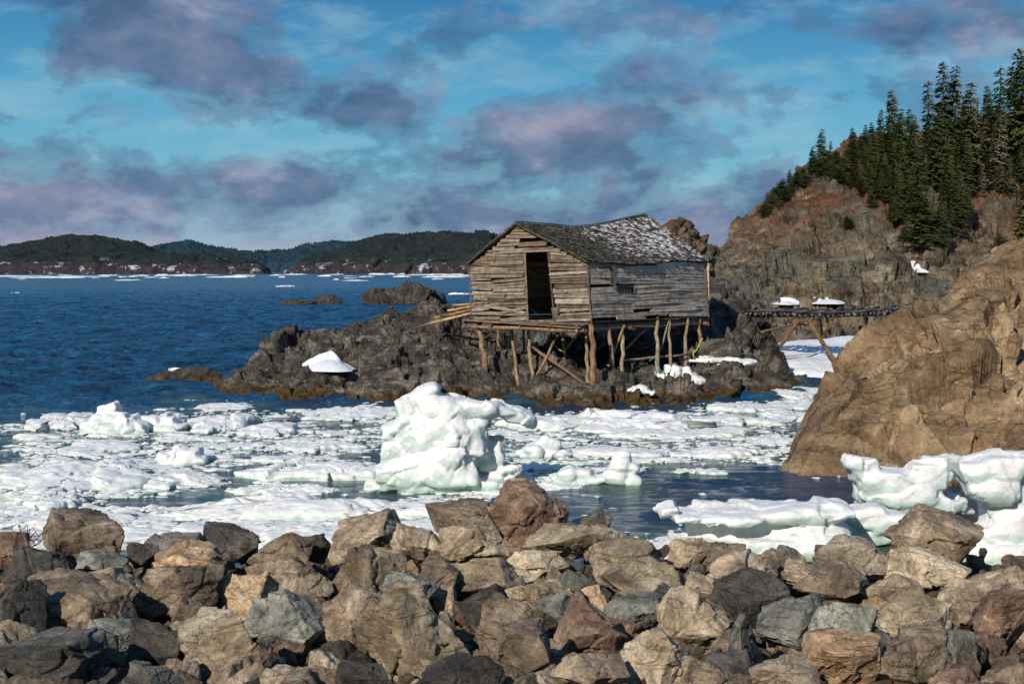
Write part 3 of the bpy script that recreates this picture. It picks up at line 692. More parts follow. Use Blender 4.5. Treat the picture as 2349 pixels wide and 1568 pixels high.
def roofpt(side,v,t,off=0):
    pk=peak(t);rz=ridgez(t);e=eave(t,side);se=0 if side==0 else Wd
    s=pk+(se-pk)*v;z=rz+(e-rz)*v+.02*math.sin(t*9+v*3)*(1-v)-.07*math.sin(math.pi*v)*math.sin(math.pi*t)
    p=HP(s,L*t,z);p.z=z+.05+off;return p
for side in(0,1):
    mb=MB();nr=26 if side==0 else 24
    for i in range(nr):
        v1=1.045-(i)*(1.045/nr);v0=v1-1.045/nr*1.35;v0=max(v0,-.005)
        t=-.02
        while t<1.015:
            w=random.uniform(.012,.026);t1=min(t+w,1.02)
            if random.random()<.98:
                tc=t+w/2;sn=-.6
                if side==0:
                    sn=np.interp(tc,[0,.22,.38,.62,1],[-.5,-.25,.22,.52,.48])-(.15 if v1>.85 else 0)
                    sn+=random.uniform(-.3,.3)
                j=random.uniform(-.014,.014);li=random.uniform(.0,.025)
                a=roofpt(side,v1+j,t,.022+li);b=roofpt(side,v1+j+random.uniform(-.004,.004),t1-.002,.022+li*random.random())
                c=roofpt(side,v0,t1-.002,.006);d=roofpt(side,v0,t,.006);k=Vector((0,0,-.018))
                mb.hexa([a+k,b+k,c+k,d+k,a,b,c,d],random.random(),float(sn))
            t=t1
    mb.build('roof_slope' ,ROOF,hut,HO,label='right roof slope half covered with old snow' if side==0 else None)
rf=MB()
for side in(0,1):
    for i in range(10):
        t0,t1=i/10-.01*(i==0),(i+1)/10
        for j in range(4):
            va,vb=j*.255,(j+1)*.255
            q=[roofpt(side,va,t0,-.05),roofpt(side,va,t1,-.05),roofpt(side,vb,t1,-.05),roofpt(side,vb,t0,-.05)]
            k=Vector((0,0,.02));rf.hexa(q+[x+k for x in q],.3)
rf.build('roof_deck',WD,hut,HO)
for side in(0,1):
    for t in(-.02,1.02):
        rk=MB();rk.bar(roofpt(side,0,t,-.03),roofpt(side,.52,t,-.03),.015,.05,.3);rk.bar(roofpt(side,.53,t,-.03),roofpt(side,1.04,t,-.04),.015,.05,.2);rk.build('rake_board',WRK,hut,HO)
cap=MB()
for i in range(14): cap.bar(roofpt(0,0,i/14-.02,.045),roofpt(0,0,(i+1)/14,.045),.14,.025,random.random()*.4)
cap.build('ridge_cap',WRK,hut,HO)
for s,r in((0,0),(Wd,0),(0,L)):
    cb=MB();o_=(-.04 if r==0 else .02,-.03 if s==0 else .02);cb.bar(HP(s,r,FZ-.1,o_),HP(s,r,4.15,o_),.05,.04,.3);cb.build('corner_board',WG,hut,HO)
df=empty('door_frame',(0,0,0));df.parent=hut
m=MB();m.bar(HP(dr1+.06,-.05,FZ-.05),HP(dr1-.05,-.05,4.62),.07,.05,.7);m.build('left_jamb',WG,df,HO)
m=MB();m.bar(HP(dr0-.03,-.03,FZ-.05),HP(dr0-.02,-.03,4.62),.05,.05,.2);m.build('right_jamb',WG,df,HO)
m=MB();m.bar(HP(dr0-.35,-.06,4.68),HP(dr1+1.25,-.06,4.61),.03,.05,.8);m.build('lintel',WG,df,HO)
wf=MB()
for a,b in(((WR0,WZ0),(WR1,WZ0)),((WR0,WZ1),(WR1,WZ1)),((WR0,WZ0),(WR0,WZ1)),((WR1,WZ0),(WR1,WZ1))):
    wf.bar(HP(-.03,a[0],a[1]),HP(-.03,b[0],b[1]),.03,.03,.2)
win=wf.build('window',WG,hut,HO)
for k in range(1,5):
    mu=MB();r=WR0+(WR1-WR0)*k/5;mu.bar(HP(-.02,r,WZ0),HP(-.02,r,WZ1),.012,.016,.2);mu.build('muntin',WG,win,HO)
gl,gnt,gb=newmat('dark_glass',.2,.5);gnt.links.new(ramp(gnt,noise(gnt,nd(gnt,'ShaderNodeTexCoord').outputs['Object'],8),[(.3,(.004,.004,.005)),(.7,(.02,.02,.02))]),gb.inputs['Base Color'])
pa=MB();pa.bar(HP(.04,WR0,(WZ0+WZ1)/2),HP(.04,WR1,(WZ0+WZ1)/2),.01,WZ1-WZ0,.5);pa.build('pane',gl,win,HO)
for k,(r,a,b) in enumerate(((1.18,3.5,4.15),(1.34,3.42,4.1))):
    sh=MB();sh.bar(HP(-.06,r+.0,a),HP(-.06,r+.05,b),.03,.13,.3+.4*k,up=(A_[0],A_[1],0));sh.build('shutter_board',WG,hut,HO)
fl=MB();n=34
for i in range(n):
    s=Wd*i/n;fl.hexa([HP(s,0.02,FZ-.09),HP(s+Wd/n-.01,0.02,FZ-.09),HP(s+Wd/n-.01,L,FZ-.09),HP(s,L,FZ-.09)]+[HP(s,0.02,FZ-.05),HP(s+Wd/n-.01,0.02,FZ-.05),HP(s+Wd/n-.01,L,FZ-.05),HP(s,L,FZ-.05)],random.random())
fl.build('floor',WD,hut,HO)
dk=MB()
for k in range(5):
    r=-.08-.12*k;dk.bar(HP(-.02-.25*random.random(),r,FZ-.13-.03*k*random.random()),HP(Wd-.05-.25*random.random(),r,FZ-.12-.03*random.random()),.11,.035,random.random())
dk.build('deck',WD,hut,HO)
for s in(.1,1.2,2.4,3.6,4.75):
    jb=MB();jb.bar(HP(s,-.62,FZ-.2),HP(s,L,FZ-.2),.09,.10,.3);jb.build('joist',WD,hut,HO)
for r in(-.45,2.2,4.6,6.9):
    bm_=MB();bm_.cyl(HP(-.12,r,FZ-.32),HP(Wd-.1,r,FZ-.34),.07,.06,8,4,random.random()*.5);bm_.build('floor_beam',WP,hut,HO,smooth=True)
bm_=MB();bm_.cyl(HP(.1,-.6,FZ-.30),HP(.1,L+.05,FZ-.30),.06,.06,8,5,.6);bm_.build('floor_beam',WP,hut,HO,smooth=True)
def pile(pt,pb,Y,Yb,r,tint):
    a=P(pt[0],pt[1],Y);b=P(pb[0],pb[1],Yb)
    zt=zat('rock_outcrop',b[0],b[1]);
    b[2]=min(b[2],zt-.08) if b[2]-zt<1.2 else zt-.1
    mb=MB();a[2]=max(a[2],FZ-.3);mb.cyl(b,a,r*1.12,r*.8,12,7,tint,.04);mb.build('stilt',WP,hut,HO,smooth=True)
for pt,pb,Y,Yb,r,t in[((1099,740),(1116,858),42.6,41.6,.09,.30),((1143,752),(1143,800),46,46,.05,.4),((1173,748),(1190,866),42.6,40.9,.055,.5),((1212,752),(1222,866),42.,40.8,.06,.5),((1200,752),(1200,820),45,45,.05,.4),
 ((1290,755),(1298,845),42,42,.05,.4),((1357,745),(1363,886),39.7,39.6,.10,.25),((1343,745),(1349,870),40.3,40.3,.055,.6),((1394,738),(1408,866),40.9,40.7,.075,.5),((1428,738),(1428,870),41.6,40.8,.065,.6),
 ((1507,722),(1507,870),43.2,40.9,.07,.65),((1533,722),(1540,850),43.8,41.6,.055,.5),((1577,722),(1572,822),44.6,43,.06,.55),((1602,722),(1607,772),45.2,45,.075,.4),((1265,755),(1262,830),44,44,.045,.35),((1460,740),(1462,800),47,47,.055,.4)]:
    pile(pt,pb,Y,Yb,r,t)
for a,b,Ya,Yb,r,t in[((1222,796),(1345,882),41.5,40,.055,.15),((1230,862),(1284,760),41,41,.045,.4),((1395,840),(1432,745),41.2,41.4,.05,.5),((1425,826),(1585,812),41.2,43.2,.045,.7),((1434,800),(1500,735),42,43,.045,.4),
  ((1515,800),(1535,735),42.5,43.5,.03,.9),((1300,800),(1340,750),42,41,.045,.3),((1370,800),(1425,760),43,43.5,.05,.4),((1270,790),(1345,850),43,42.5,.04,.3),((1470,800),(1560,760),45,46,.05,.4)]:
    mb=MB();mb.cyl(P(*a,Ya),P(*b,Yb),r,r*.9,9,4,t,.02);mb.build('brace',WP,hut,HO,smooth=True)
def lathe(name,prof_,mat,loc,n=24,**t):
    v=[];f=[]
    for r,z in prof_:
        for j in range(n):v.append((r*math.cos(j*2*math.pi/n),r*math.sin(j*2*math.pi/n),z))
    for i in range(len(prof_)-1):
        for j in range(n):f.append((i*n+j,i*n+(j+1)%n,(i+1)*n+(j+1)%n,(i+1)*n+j))
    return put(name,mk(name,v,f),mat,None,loc,**t)
p=HP(2.1,.9,FZ-.05);lathe('bucket',[(0,0),(.13,0),(.17,.34),(.18,.35),(.16,.34),(.12,.02),(0,.02)],flat('white_plastic',(.25,.25,.24),.5),p,label='white plastic bucket just inside the hut doorway',cat='bucket')
p=HP(1.8,1.5,FZ-.05);lathe('fish_tub',[(0,0),(.26,0),(.32,.28),(.34,.30),(.30,.29),(.24,.02),(0,.02)],flat('blue_plastic',(.10,.22,.26),.5),p,label='blue grey plastic tub on the hut floor seen through the doorway',cat='tub')
def rope(name,pts,mat,r,label):
    cu=bpy.data.curves.new(name,'CURVE');cu.dimensions='3D';cu.bevel_depth=r;cu.bevel_resolution=2
    s=cu.splines.new('NURBS');s.points.add(len(pts)-1)
    for q,pp in zip(s.points,pts):q.co=(*pp,1)
    s.use_endpoint_u=True;s.order_u=3
    o=bpy.data.objects.new('t',cu);COL.objects.link(o);dg=bpy.context.evaluated_depsgraph_get();m=bpy.data.meshes.new_from_object(o.evaluated_get(dg));bpy.data.objects.remove(o)
    m.materials.clear();put(name,m,mat,label=label,cat='rope')
GR=flat('green_rope',(.02,.25,.16),.7);YR=flat('yellow_rope',(.42,.48,.04),.7)
rope('rope',[P(x,y,40.5) for x,y in((1490,828),(1503,815),(1508,835),(1517,852),(1530,858),(1540,852),(1538,845))],GR,.018,'green rope looped around the right hut stilts')
rope('rope',[P(x,y,41.) for x,y in((1228,758),(1232,775),(1242,782),(1250,770),(1252,756))],GR,.014,'green rope hanging under the hut deck near the doorway')
rope('rope',[P(x,y,43) for x,y in((1612,775),(1603,790),(1598,805),(1588,808),(1592,820))],YR,.018,'yellow rope lying on rock right of the hut stilts')
for i,(a,b,Ya,Yb,r,m_) in enumerate([((985,742),(1088,716),45.5,45.2,.05,WT),((1000,728),(1088,708),46.2,45.4,.045,WT),((1028,712),(1086,702),46.8,45.8,.05,WT),((955,752),(1010,733),46,46,.04,WD),((1010,722),(1070,726),45.6,45.2,.05,WD),((1040,700),(1088,697),47,46.2,.04,WT)]):
    A=P(*a,Ya);B=P(*b,Yb)
    mb=MB();mb.cyl(A,B,r,r*.8,8,3,random.random(),.01)
    mb.build('pole',m_,None,tuple(A),smooth=True,label=['longest orange pole on the rock left of the hut','second orange pole from the bottom beside the hut','short orange pole near the top of the pole heap','grey pole sticking out farthest left of the hut','grey weathered pole crossing the orange poles','topmost orange pole against the hut wall'][i],cat='pole')
# ---------------------------------------------------------------- footbridge
bo=P(1930,712,48);BO=tuple(bo*np.array([1,1,0]));bridge=empty('footbridge',BO,label='rickety footbridge of dark sticks between the outcrop and the right rocks',cat='footbridge')
e0=P(1722,716,49.5);e1=P(2150,708,45)
dv=(e1-e0);ln=np.linalg.norm(dv);dv/=ln;sd=np.array([-dv[1],dv[0],0])
st=MB();t=0
while t<ln:
    c=e0+dv*t+np.array([0,0,.03*math.sin(t*1.3)-.08*math.sin(t/ln*math.pi)]);w=random.uniform(.65,.95)
    sk=random.uniform(-.12,.12)
    st.cyl(c-sd*w+dv*sk+np.array([0,0,random.uniform(-.06,.0)]),c+sd*w*random.uniform(.8,1.1)+np.array([0,0,random.uniform(.05,.16)]),.042,.034,7,2,random.random(),.015);t+=random.uniform(.045,.08)
st.build('stick_deck',WK,bridge,BO,smooth=True)
for k in(-.45,.45):
    mb=MB();mb.cyl(e0+sd*k+np.array([0,0,-.10]),e0+dv*ln*.5+sd*k+np.array([0,0,-.18]),.08,.08,8,4,.4);mb.cyl(e0+dv*ln*.48+sd*k+np.array([0,0,-.18]),e1+sd*k+np.array([0,0,-.10]),.08,.07,8,4,.4);mb.build('stringer',WK,bridge,BO,smooth=True)
for a,b,Ya,Yb,r in[((1852,728),(1932,857),47.2,44.8,.085),((1833,735),(1788,795),47.2,47.,.07),((1868,732),(1745,762),47.4,47.6,.05),((1880,730),(1886,768),48.6,48.6,.05),((1896,728),(1905,768),48.2,48.2,.06),((1855,745),(1800,742),49,49.4,.04)]:
    mb=MB();mb.cyl(P(*a,Ya),P(*b,Yb),r*.9,r,9,4,.0,.015);mb.build('bridge_leg',WP,bridge,BO,smooth=True)
# ---------------------------------------------------------------- trees
def leaf_mat(name,a,b_):
    m,nt,b=newmat(name,.8,.2);t=attr(nt,'tint');oi=nd(nt,'ShaderNodeObjectInfo').outputs['Random']
    c=ramp(nt,t,[(0.,a),(1.,b_)]);c=mix(nt,1,c,ramp(nt,oi,[(0.,.6),(1.,1.4)]),'MULTIPLY');c=mix(nt,ramp(nt,oi,[(.65,0.),(1.,.55)]),c,(.11,.08,.028))
    nt.links.new(c,b.inputs['Base Color'])
    return m
LF=leaf_mat('spruce_needles',(.013,.025,.010),(.090,.112,.030));LD=leaf_mat('dead_twigs',(.07,.05,.045),(.22,.17,.14));LO=leaf_mat('olive_needles',(.035,.038,.012),(.16,.135,.038))
BK=flat('bark',(.08,.06,.05),.9,.4,20)
def spruce(seed,H,R,gap=.12,dens=1.):
    rg=random.Random(seed);v=[];f=[];tt=[];nl=int(38*dens)
    ph=rg.uniform(0,6.28)
    for i in range(nl):
        z=H*(.03+.97*((i+rg.uniform(-.4,.4))/nl)**.92 if i else .03);fr=min(1,z/H)
        if rg.random()<gap*.4 and fr<.9:continue
        nb=rg.randint(6,11) if fr<.85 else 4
        for k in range(nb):
            if rg.random()<gap:continue
            an=rg.uniform(0,6.28);r=R*(1-fr)**.78*rg.uniform(.45,1.35)*(1+.25*math.sin(an+ph))+.05*H*.15
            dr=rg.uniform(.05,.45);zz=z+rg.uniform(-.08,.08)
            ns=max(2,int(r/(H*.024)))
            for s in range(1,ns+1):
                q=s/ns;cx=math.cos(an)*r*q;cy=math.sin(an)*r*q;cz=zz-dr*r*q*q*1.2+.18*r*q**3
                w=H*.028*(1.2-.6*q)*rg.uniform(.8,1.5);t_=rg.random()*.5+.5*q
                for sg in(-1,1):
                    a2=an+sg*rg.uniform(.5,1.1);n=len(v)
                    ex,ey,ez=cx+math.cos(a2)*w*1.9,cy+math.sin(a2)*w*1.9,cz-rg.uniform(.1,.7)*w
                    px_,py_=-math.sin(a2)*w*.42,math.cos(a2)*w*.42
                    v+=[(cx-px_,cy-py_,cz+w*.15),(cx+px_,cy+py_,cz+w*.15),(ex+px_*.3,ey+py_*.3,ez),(ex-px_*.3,ey-py_*.3,ez-w*.25)]
                    f.append((n,n+1,n+2,n+3));tt+=[t_]*4
    return mk('crown',v,f,False,{'tint':tt})
def trunk(H,r):
    mb=MB();mb.cyl((0,0,-.4),(0,0,H*.99),r,r*.12,8,6,.5,.02*H/6)
    m=bpy.data.meshes.new('trunk');m.from_pydata(mb.v,[],mb.f);m.polygons.foreach_set('use_smooth',[True]*len(m.polygons));m.materials.append(BK);return m
TP=[]
for k in range(9):
    H=5.;R=[.95,1.05,.75,1.25,.9,1.35,.7,1.1,1.0][k];c=spruce(40+k,H,R,[.16,.2,.22,.24,.2,.22,.34,.2,.26][k]);c.materials.append(LF if k!=7 else LO);TP.append((c,trunk(H,.09)))
dc=spruce(77,5,.9,.4,.8);dc.materials.append(LD);TP.append((dc,trunk(5,.07)))
bc=spruce(78,5,3.2,.1,.8);bc.materials.append(LF);TP.append((bc,trunk(5,.08)))
def tree(px,pt,pb,kind,label,group=None,name='spruce_tree',terr='cliff',cat='spruce tree'):
    b=hit(terr,px,pb,6);top=CH+(HZ-pt)/F*b[1];h=max(.8,top-b[2]+.2)
    s=h/5.;e=empty(name,(b[0],b[1],b[2]-.2),label=label,cat=cat,group=group)
    e.rotation_euler=(random.uniform(-.05,.05),random.uniform(-.07,.07),random.uniform(0,6.28));q=s**.55*.95
    e.scale=(q*s**.25,q*s**.25,s)
    for nm,m in(('crown',TP[kind][0]),('trunk',TP[kind][1])):
        o=bpy.data.objects.new(nm,m);COL.objects.link(o);o.parent=e
T1=[(1878,296,382,1,'spruce standing out alone on the left brow of the cliff'),(1858,335,390,3,'short spruce just left of the lone brow spruce'),(1905,322,362,6,'thin little spruce right of the lone brow spruce'),
(1955,292,345,3,'bushy short spruce on the brow left of the taller stand'),(1992,280,335,0,'young spruce at the left foot of the tall stand'),(2024,250,330,2,'slim spruce left of the first tall pointed one'),
(2056,205,345,1,'first tall pointed spruce at the left of the stand'),(2086,248,345,0,'mid height spruce right of the first tall one'),(2110,262,372,9,'bare grey dead spruce in the left part of the stand'),
(2136,182,340,6,'slender spruce left of the highest pair'),(2171,142,350,2,'left spruce of the highest pair on the cliff top'),(2192,150,350,4,'right spruce of the highest pair on the cliff top'),
(2225,188,400,1,'full spruce right of the highest pair'),(2255,222,380,9,'thin bare spruce between the two tall groups'),(2290,150,380,6,'slim spruce left of the right edge group'),
(2322,112,370,4,'tallest spruce at the right edge of the picture'),(2343,128,380,1,'spruce cut by the right edge, beside the tallest'),(2290,252,425,9,'brown dead spruce with bare branches near the right edge'),
(2112,392,562,3,'broad spruce low on the cliff face, the lowest reaching'),(2170,358,480,0,'dark spruce below the highest pair'),(2212,305,440,1,'large dark spruce in the middle of the stand'),
(2340,400,540,7,'olive brown spruce at the right edge low on the slope'),(2050,392,470,5,'bushy spruce below the first tall one'),(2155,250,420,1,'broad spruce in front of the highest pair'),
(1790,408,446,5,'wind bent little spruce on the outer edge of the cliff'),(1812,388,436,1,'second small spruce from the outer edge of the cliff'),(1762,440,472,5,'outermost stunted spruce on the cliff edge')]
for a in T1: tree(*a)
for _ in range(240):
    px=random.uniform(1960,2440);u=random.random();crest=np.interp(px,[1960,2000,2100,2200,2349,2420],[345,334,318,294,260,250])
    pb=crest+u*np.interp(px,[1960,2060,2120,2180,2250,2420],[90,180,265,240,200,300])+8;h=random.choice([random.uniform(30,70),random.uniform(50,115)])*(1-.2*u)*np.interp(px,[1960,2080],[.5,1])
    if 2230<px<2330 and pb>450: continue
    tree(px,pb-h,pb,random.choice([0,1,2,3,4,5,6,8,7,1,3,9]),'dark green spruce inside the crowded stand on the cliff','spruces crowded on the cliff')
for px,pb in((1915,400),(1932,385),(1900,370),(1960,395),(1985,390),(2000,380),(1945,360),(1975,365),(2020,440),(2035,455),(1990,415),(1880,390),(1925,370),(1838,405),(1826,415),(1778,450),(1800,440),(1948,512),(2350,620),(2290,560),(1765,470),(1750,482),(2010,420),(1970,420),(2060,500),(2180,500),(2080,540),(1930,405),(1955,415),(1905,392),(2150,530),(2200,520)):
    tree(px,pb-random.uniform(16,28),pb,10,'low spreading juniper bush growing on the cliff brow','juniper bushes on the cliff',name='juniper_bush',cat='bush')
# ---------------------------------------------------------------- foreground bank
def Yb(py): return min(1.5/((py-HZ)/F-.107),15.2)
def zbank(Y): return 1.75-.107*(Y-7)
def bank():
    Ys=np.linspace(2,18.5,150);uu=np.linspace(-1.2,1.2,260);Yg,U=np.meshgrid(Ys,uu,indexing='ij');X=U*np.maximum(Yg,9)
    Z=np.where(Yg<15.2,zbank(np.maximum(Yg,3))-.38,zbank(15.2)-.38-(Yg-15.2)*.5)
    p=np.stack([X.ravel(),Yg.ravel(),Z.ravel()],1);p[:,2]+=disp_layers(p,[('lump',2.5,.10,3),('lump',7,.06,5),('fbm',2,.06,6)])
    nr,nc=X.shape;idx=np.arange(nr*nc).reshape(nr,nc);f=np.stack([idx[:-1,:-1],idx[:-1,1:],idx[1:,1:],idx[1:,:-1]],-1).reshape(-1,4)
    put('ground',mk('ground',p,f),rock_mat('bank_gravel',(.01,.007,.005),(.03,.018,.012),(.08,.045,.03),3.,world=True),kind='structure')
bank()
BACK=[(15,1258,80,86,'R'),(180,1238,215,125,'B'),(325,1268,75,58,'D'),(400,1252,140,70,'D'),(525,1248,140,84,'D'),(645,1264,140,90,'B'),(715,1252,80,60,'D'),(835,1230,160,106,'B'),(960,1258,125,115,'T'),(1062,1202,190,106,'B'),(1155,1190,70,75,'R'),(1222,1180,165,150,'R'),(1370,1195,72,65,'D'),(1320,1240,240,78,'T'),(1090,1258,160,110,'T'),(1440,1285,170,95,'T'),(1590,1275,110,75,'T'),(1670,1285,100,75,'B'),(1780,1290,110,70,'B'),(1960,1285,210,105,'T'),(2155,1240,225,145,'B')]
SEC=[(95,1312,190,116,'D'),(232,1294,120,60,'G'),(240,1348,230,95,'B'),(435,1295,185,90,'O'),(160,1395,270,120,'B'),(400,1365,195,150,'B'),(560,1362,150,110,'O'),(660,1330,205,110,'B'),(835,1325,170,150,'B'),(935,1350,140,75,'G'),(1120,1325,190,100,'T'),(1235,1300,150,90,'T'),(1225,1370,180,80,'T'),(1345,1350,120,110,'G'),(1485,1335,200,110,'T'),(1620,1350,90,75,'T'),(1710,1320,170,105,'B'),(1830,1310,120,70,'B'),(1910,1340,175,100,'B'),(2060,1355,140,95,'B'),(2130,1300,200,95,'T'),(2225,1375,120,90,'B'),(2315,1345,170,110,'B'),(1000,1330,110,110,'B')]
THI=[(30,1415,150,170,'D'),(240,1468,135,90,'G'),(350,1490,125,130,'D'),(450,1430,110,110,'B'),(655,1425,175,150,'G'),(815,1425,165,165,'B'),(940,1460,265,250,'T'),(1115,1390,130,110,'D'),(1185,1435,170,120,'B'),(1280,1410,110,100,'G'),(1348,1455,185,180,'R'),(1455,1405,135,75,'G'),(1598,1435,165,165,'T'),(1722,1375,180,135,'D'),(1822,1440,175,145,'G'),(1360,1380,60,80,'O'),(1925,1450,180,145,'G'),(2010,1400,100,80,'O'),(2115,1420,200,125,'T'),(2305,1415,150,130,'R'),(1530,1370,80,60,'D')]
BOT=[(110,1525,280,130,'D'),(340,1560,150,80,'D'),(508,1490,195,185,'T'),(700,1555,210,75,'B'),(1065,1550,190,90,'D'),(1172,1500,175,140,'B'),(1350,1545,180,90,'B'),(1505,1520,180,140,'T'),(1703,1490,56,160,'D'),(1800,1548,150,80,'B'),(1640,1560,100,80,'B'),(1940,1520,165,135,'O'),(2085,1520,215,130,'B'),(2200,1560,130,60,'R'),(830,1560,120,70,'D'),(600,1500,60,60,'B')]
CW=dict(T='tan',B='brown',G='grey green',D='dark grey',R='rusty red',O='orange tan')
ORD='first second third fourth fifth sixth seventh eighth ninth tenth eleventh twelfth thirteenth fourteenth fifteenth sixteenth seventeenth eighteenth nineteenth twentieth twenty-first twenty-second twenty-third twenty-fourth twenty-fifth'.split()
SP={(1222,1180):'tallest rusty red pointed boulder standing up from the back row',(1370,1195):'small dark triangular stone against the water right of the red boulder',(940,1460):'biggest pale tan boulder, bottom centre of the rock bank',(655,1425):'grey green boulder left of the centre, larger than its neighbours',(508,1490):'pale tan boulder near the bottom left',(1703,1490):'narrow upright dark slab at the bottom between brown boulders',(2155,1240):'big dark brown boulder in front of the horned ice block',(180,1238):'large brown boulder at the left end of the back row',(1360,1380):'small orange pointed stone on top of the red brown boulder'}
sd_=500
for rn,lst in(('back',BACK),('second',SEC),('third',THI),('bottom',BOT)):
    for i,(px,py,w,h,c) in enumerate(sorted(lst)):
        sd_+=1;Y=Yb(py+ (18 if rn=='back' else 0));s=Y/F;p=P(px,py+6,Y)
        w_,h_=w*s*1.04,h*s*1.04;d=(w_+h_)/2*random.uniform(.85,1.1)
        m=boulder_mesh('boulder',sd_,(w_,d,h_),6)
        big='large ' if w*h>24000 else ('small ' if w*h<9000 else '')
        lb=SP.get((px,py)) or f"{big}{CW[c]} angular boulder, {ORD[i]} from the left in the {rn} row"
        o=put('boulder',m,MATS[c],None,p+np.array([0,d*.15,0]),label=lb,cat='boulder')
        o.rotation_euler=(0,random.uniform(-.15,.15),random.uniform(-.15,.15))
SM=[boulder_mesh('wedged_stone',900+k,(1,random.uniform(.7,1),random.uniform(.55,.9)),5) for k in range(12)]
for k,m in enumerate(SM): m.materials.append([BRN,DRK,BRN,TAN,GRY,BRN,RED,DRK,BRN,TAN,BRN,TAN][k])
for k in range(300):
    py=1235+405*((k+.5)/300)**.8+random.uniform(-6,6);px=random.uniform(-120,2470);Y=Yb(py)+random.uniform(-.3,.3);s=random.uniform(.22,.44)
    p=P(px,py,Y);z=zbank(Y)-.18+random.uniform(-.1,.05)
    o=bpy.data.objects.new('wedged_stone',random.choice(SM));COL.objects.link(o);o.location=(p[0],Y,z);o.scale=(s,s,s);o.rotation_euler=tuple(random.uniform(0,6.28) for _ in range(3))
    tag(o,'smaller stone wedged in the dark gaps between the boulders','stone','small stones wedged between boulders')
def rubble():
    V=[];Fc=[];n=0;sh=[poly_dirs(1200+k,3,7)[:3] for k in range(12)]
    for _ in range(2600):
        py=random.uniform(1225,1660);px=random.uniform(-200,2550);Y=Yb(py)+random.uniform(-.4,.4);s=random.uniform(.04,.13)
        p=P(px,py,Y);z=zbank(Y)-.30+random.uniform(-.04,.14)
        d,f,r=random.choice(sh);M=np.array(Euler([random.uniform(0,6.28) for _ in range(3)]).to_matrix())
        V.append((d*r[:,None]*np.array([s,s*.8,s*.65]))@M.T+np.array([p[0],Y,z]));Fc.append(f+n);n+=len(d)
    put('rubble',mk('rubble',np.vstack(V),np.vstack(Fc),False),rock_mat('rubble_rock',(.03,.022,.016),(.10,.072,.05),(.22,.17,.12),2.5,(.20,.08,.03),.55,world=True),label='small broken rubble packed in the gaps beneath the boulders',cat='rubble',kind='stuff')
rubble()
mb=MB();b0=Vector(P(62,1262,13.2))
for _ in range(16):
    d=Vector((random.uniform(-.8,.8),random.uniform(-.3,.3),random.uniform(.3,1))).normalized();e=b0+d*random.uniform(.15,.3)
    mb.cyl(b0,e,.006,.003,5,3,.5,.012)
    for _ in range(2):
        k=b0.lerp(e,random.uniform(.4,.9));mb.cyl(k,k+Vector((random.uniform(-.1,.1),random.uniform(-.05,.05),random.uniform(.0,.1))),.004,.002,4,2,.5,.005)
mb.build('dead_shrub',flat('red_twig',(.09,.02,.012),.8),None,tuple(b0),label='small bare red twigged shrub among the boulders at far left',cat='shrub')
# ---------------------------------------------------------------- world
sc=bpy.context.scene
w=bpy.data.worlds.new('World');sc.world=w;w.use_nodes=True;nt=w.node_tree;bgn=nt.nodes['Background']
sunv=Vector((-.43,-.72,.50)).normalized();el=math.asin(sunv.z);az=math.atan2(sunv.x,sunv.y)
sky=nd(nt,'ShaderNodeTexSky',sky_type='NISHITA');sky.sun_disc=False;sky.sun_elevation=el;sky.sun_rotation=az
tc=nd(nt,'ShaderNodeTexCoord').outputs['Generated'];sp=nd(nt,'ShaderNodeSeparateXYZ',{0:tc})
A=mth(nt,'ARCTAN2',sp.outputs['X'],sp.outputs['Y']);E=mth(nt,'ARCSINE',sp.outputs['Z'])
vec=nd(nt,'ShaderNodeCombineXYZ',{0:mth(nt,'MULTIPLY',A,7.),1:mth(nt,'MULTIPLY',E,12.),2:1.7}).outputs[0]
n1=noise(nt,vec,1.5,15,.62,.15);n2=noise(nt,nd(nt,'ShaderNodeVectorMath',{0:vec,1:(5.,3.,2.)},operation='ADD').outputs[0],2.0,14,.60,.15)
rv=nd(nt,'ShaderNodeMapping',{'Vector':vec,'Rotation':(0,0,-.5),'Scale':(.9,1.5,1)}).outputs[0];n3=noise(nt,rv,1.7,12,.62,.2)
def gau(px,py,rx,ry,amp):
    a=mth(nt,'DIVIDE',mth(nt,'SUBTRACT',A,(px-CX)/F),rx/F);b=mth(nt,'DIVIDE',mth(nt,'SUBTRACT',E,(HZ-py)/F),ry/F)
    r=mth(nt,'ADD',mth(nt,'MULTIPLY',a,a),mth(nt,'MULTIPLY',b,b));return mth(nt,'MULTIPLY',mth(nt,'EXPONENT',mth(nt,'MULTIPLY',r,-1.)),amp)
bias=None
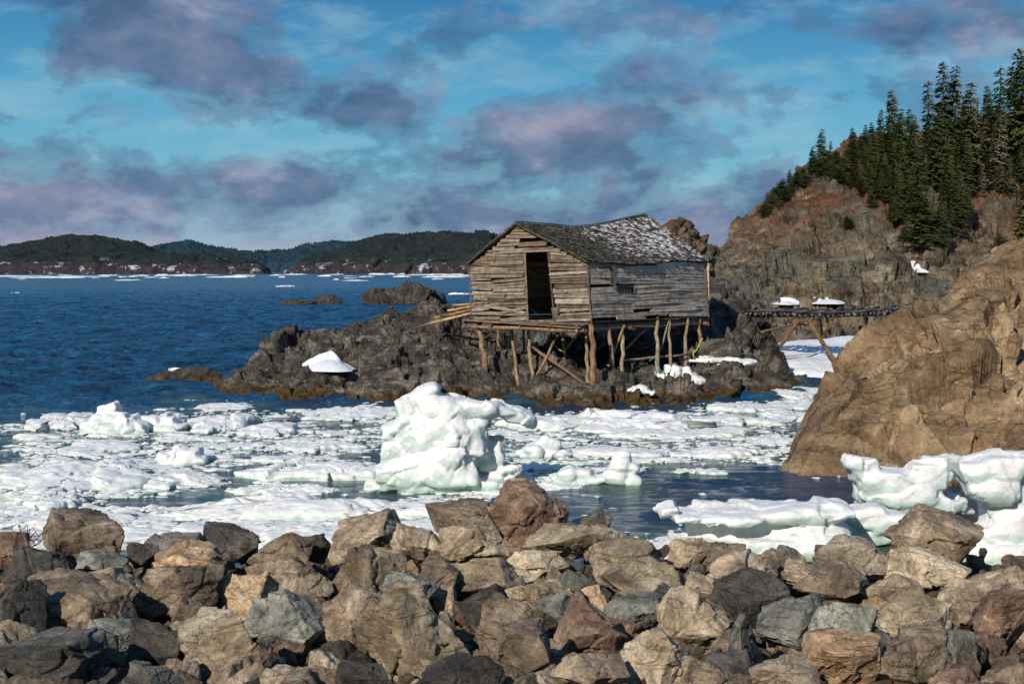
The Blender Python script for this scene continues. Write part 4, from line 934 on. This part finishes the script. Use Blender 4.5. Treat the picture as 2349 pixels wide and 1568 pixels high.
for g in[(420,110,180,100,.24),(560,190,120,50,.12),(850,240,110,60,.16),(1270,320,180,80,.24),(1500,390,360,70,.14),(1480,60,300,40,.12),(150,490,420,60,.20),(700,430,300,45,.17),(1450,510,620,60,.20),(2100,60,250,60,.12),(1520,170,170,50,.12),
         (650,330,280,40,-.14),(60,330,200,60,-.06),(1850,300,200,80,-.08),(880,60,160,60,-.14),(1130,150,130,70,-.12),(40,130,130,120,-.14),(1800,150,150,60,-.08)]:
    x=gau(*g);bias=x if bias is None else mth(nt,'ADD',bias,x)
mask=ramp(nt,mth(nt,'ADD',n1,bias),[(.47,0.),(.55,.5),(.67,1.)],'EASE')
grad=ramp(nt,mth(nt,'DIVIDE',E,.5),[(0.,(.40,.43,.54)),(.05,(.27,.42,.57)),(.16,(.16,.47,.64)),(.28,(.072,.36,.59)),(.42,(.018,.19,.43)),(1.,(.02,.14,.38))])
grad=mix(nt,ramp(nt,n3,[(.46,0.),(.64,.42)]),grad,(.36,.57,.68))
clr=mix(nt,.12,grad,nd(nt,'ShaderNodeVectorMath',{0:sky.outputs[0],'Scale':.08},operation='SCALE').outputs[0])
cc=ramp(nt,n2,[(.34,(.055,.112,.22)),(.46,(.092,.158,.285)),(.56,(.15,.20,.335)),(.68,(.31,.34,.46))])
hl=mth(nt,'ADD',gau(1285,285,115,45,1.),mth(nt,'ADD',gau(430,110,170,70,.22),mth(nt,'ADD',gau(600,572,1100,26,.8),gau(120,460,160,30,.4))))
cc=mix(nt,mth(nt,'MULTIPLY',hl,ramp(nt,n2,[(.36,.35),(.60,1.)])),cc,(.46,.40,.50))
up=ramp(nt,E,[(.28,.9),(.6,.35)])
fin=mix(nt,mth(nt,'MULTIPLY',mask,up),clr,cc)
nt.links.new(fin,bgn.inputs[0]);bgn.inputs[1].default_value=1.
sl=bpy.data.lights.new('sun','SUN');sl.energy=5.0;sl.angle=math.radians(.5);sl.color=(1,.92,.80)
so=bpy.data.objects.new('sun',sl);COL.objects.link(so);so.rotation_euler=(-sunv).to_track_quat('-Z','Y').to_euler()
cam=bpy.data.cameras.new('camera');cam.lens=45;cam.sensor_width=36;cam.shift_y=-(784-HZ)/2349;cam.clip_end=20000;cam.clip_start=.1
co=bpy.data.objects.new('camera',cam);COL.objects.link(co);co.location=(0,0,CH);co.rotation_euler=(math.radians(90),0,0);sc.camera=co
sc.view_settings.view_transform='Standard';sc.view_settings.look='None';sc.view_settings.exposure=0
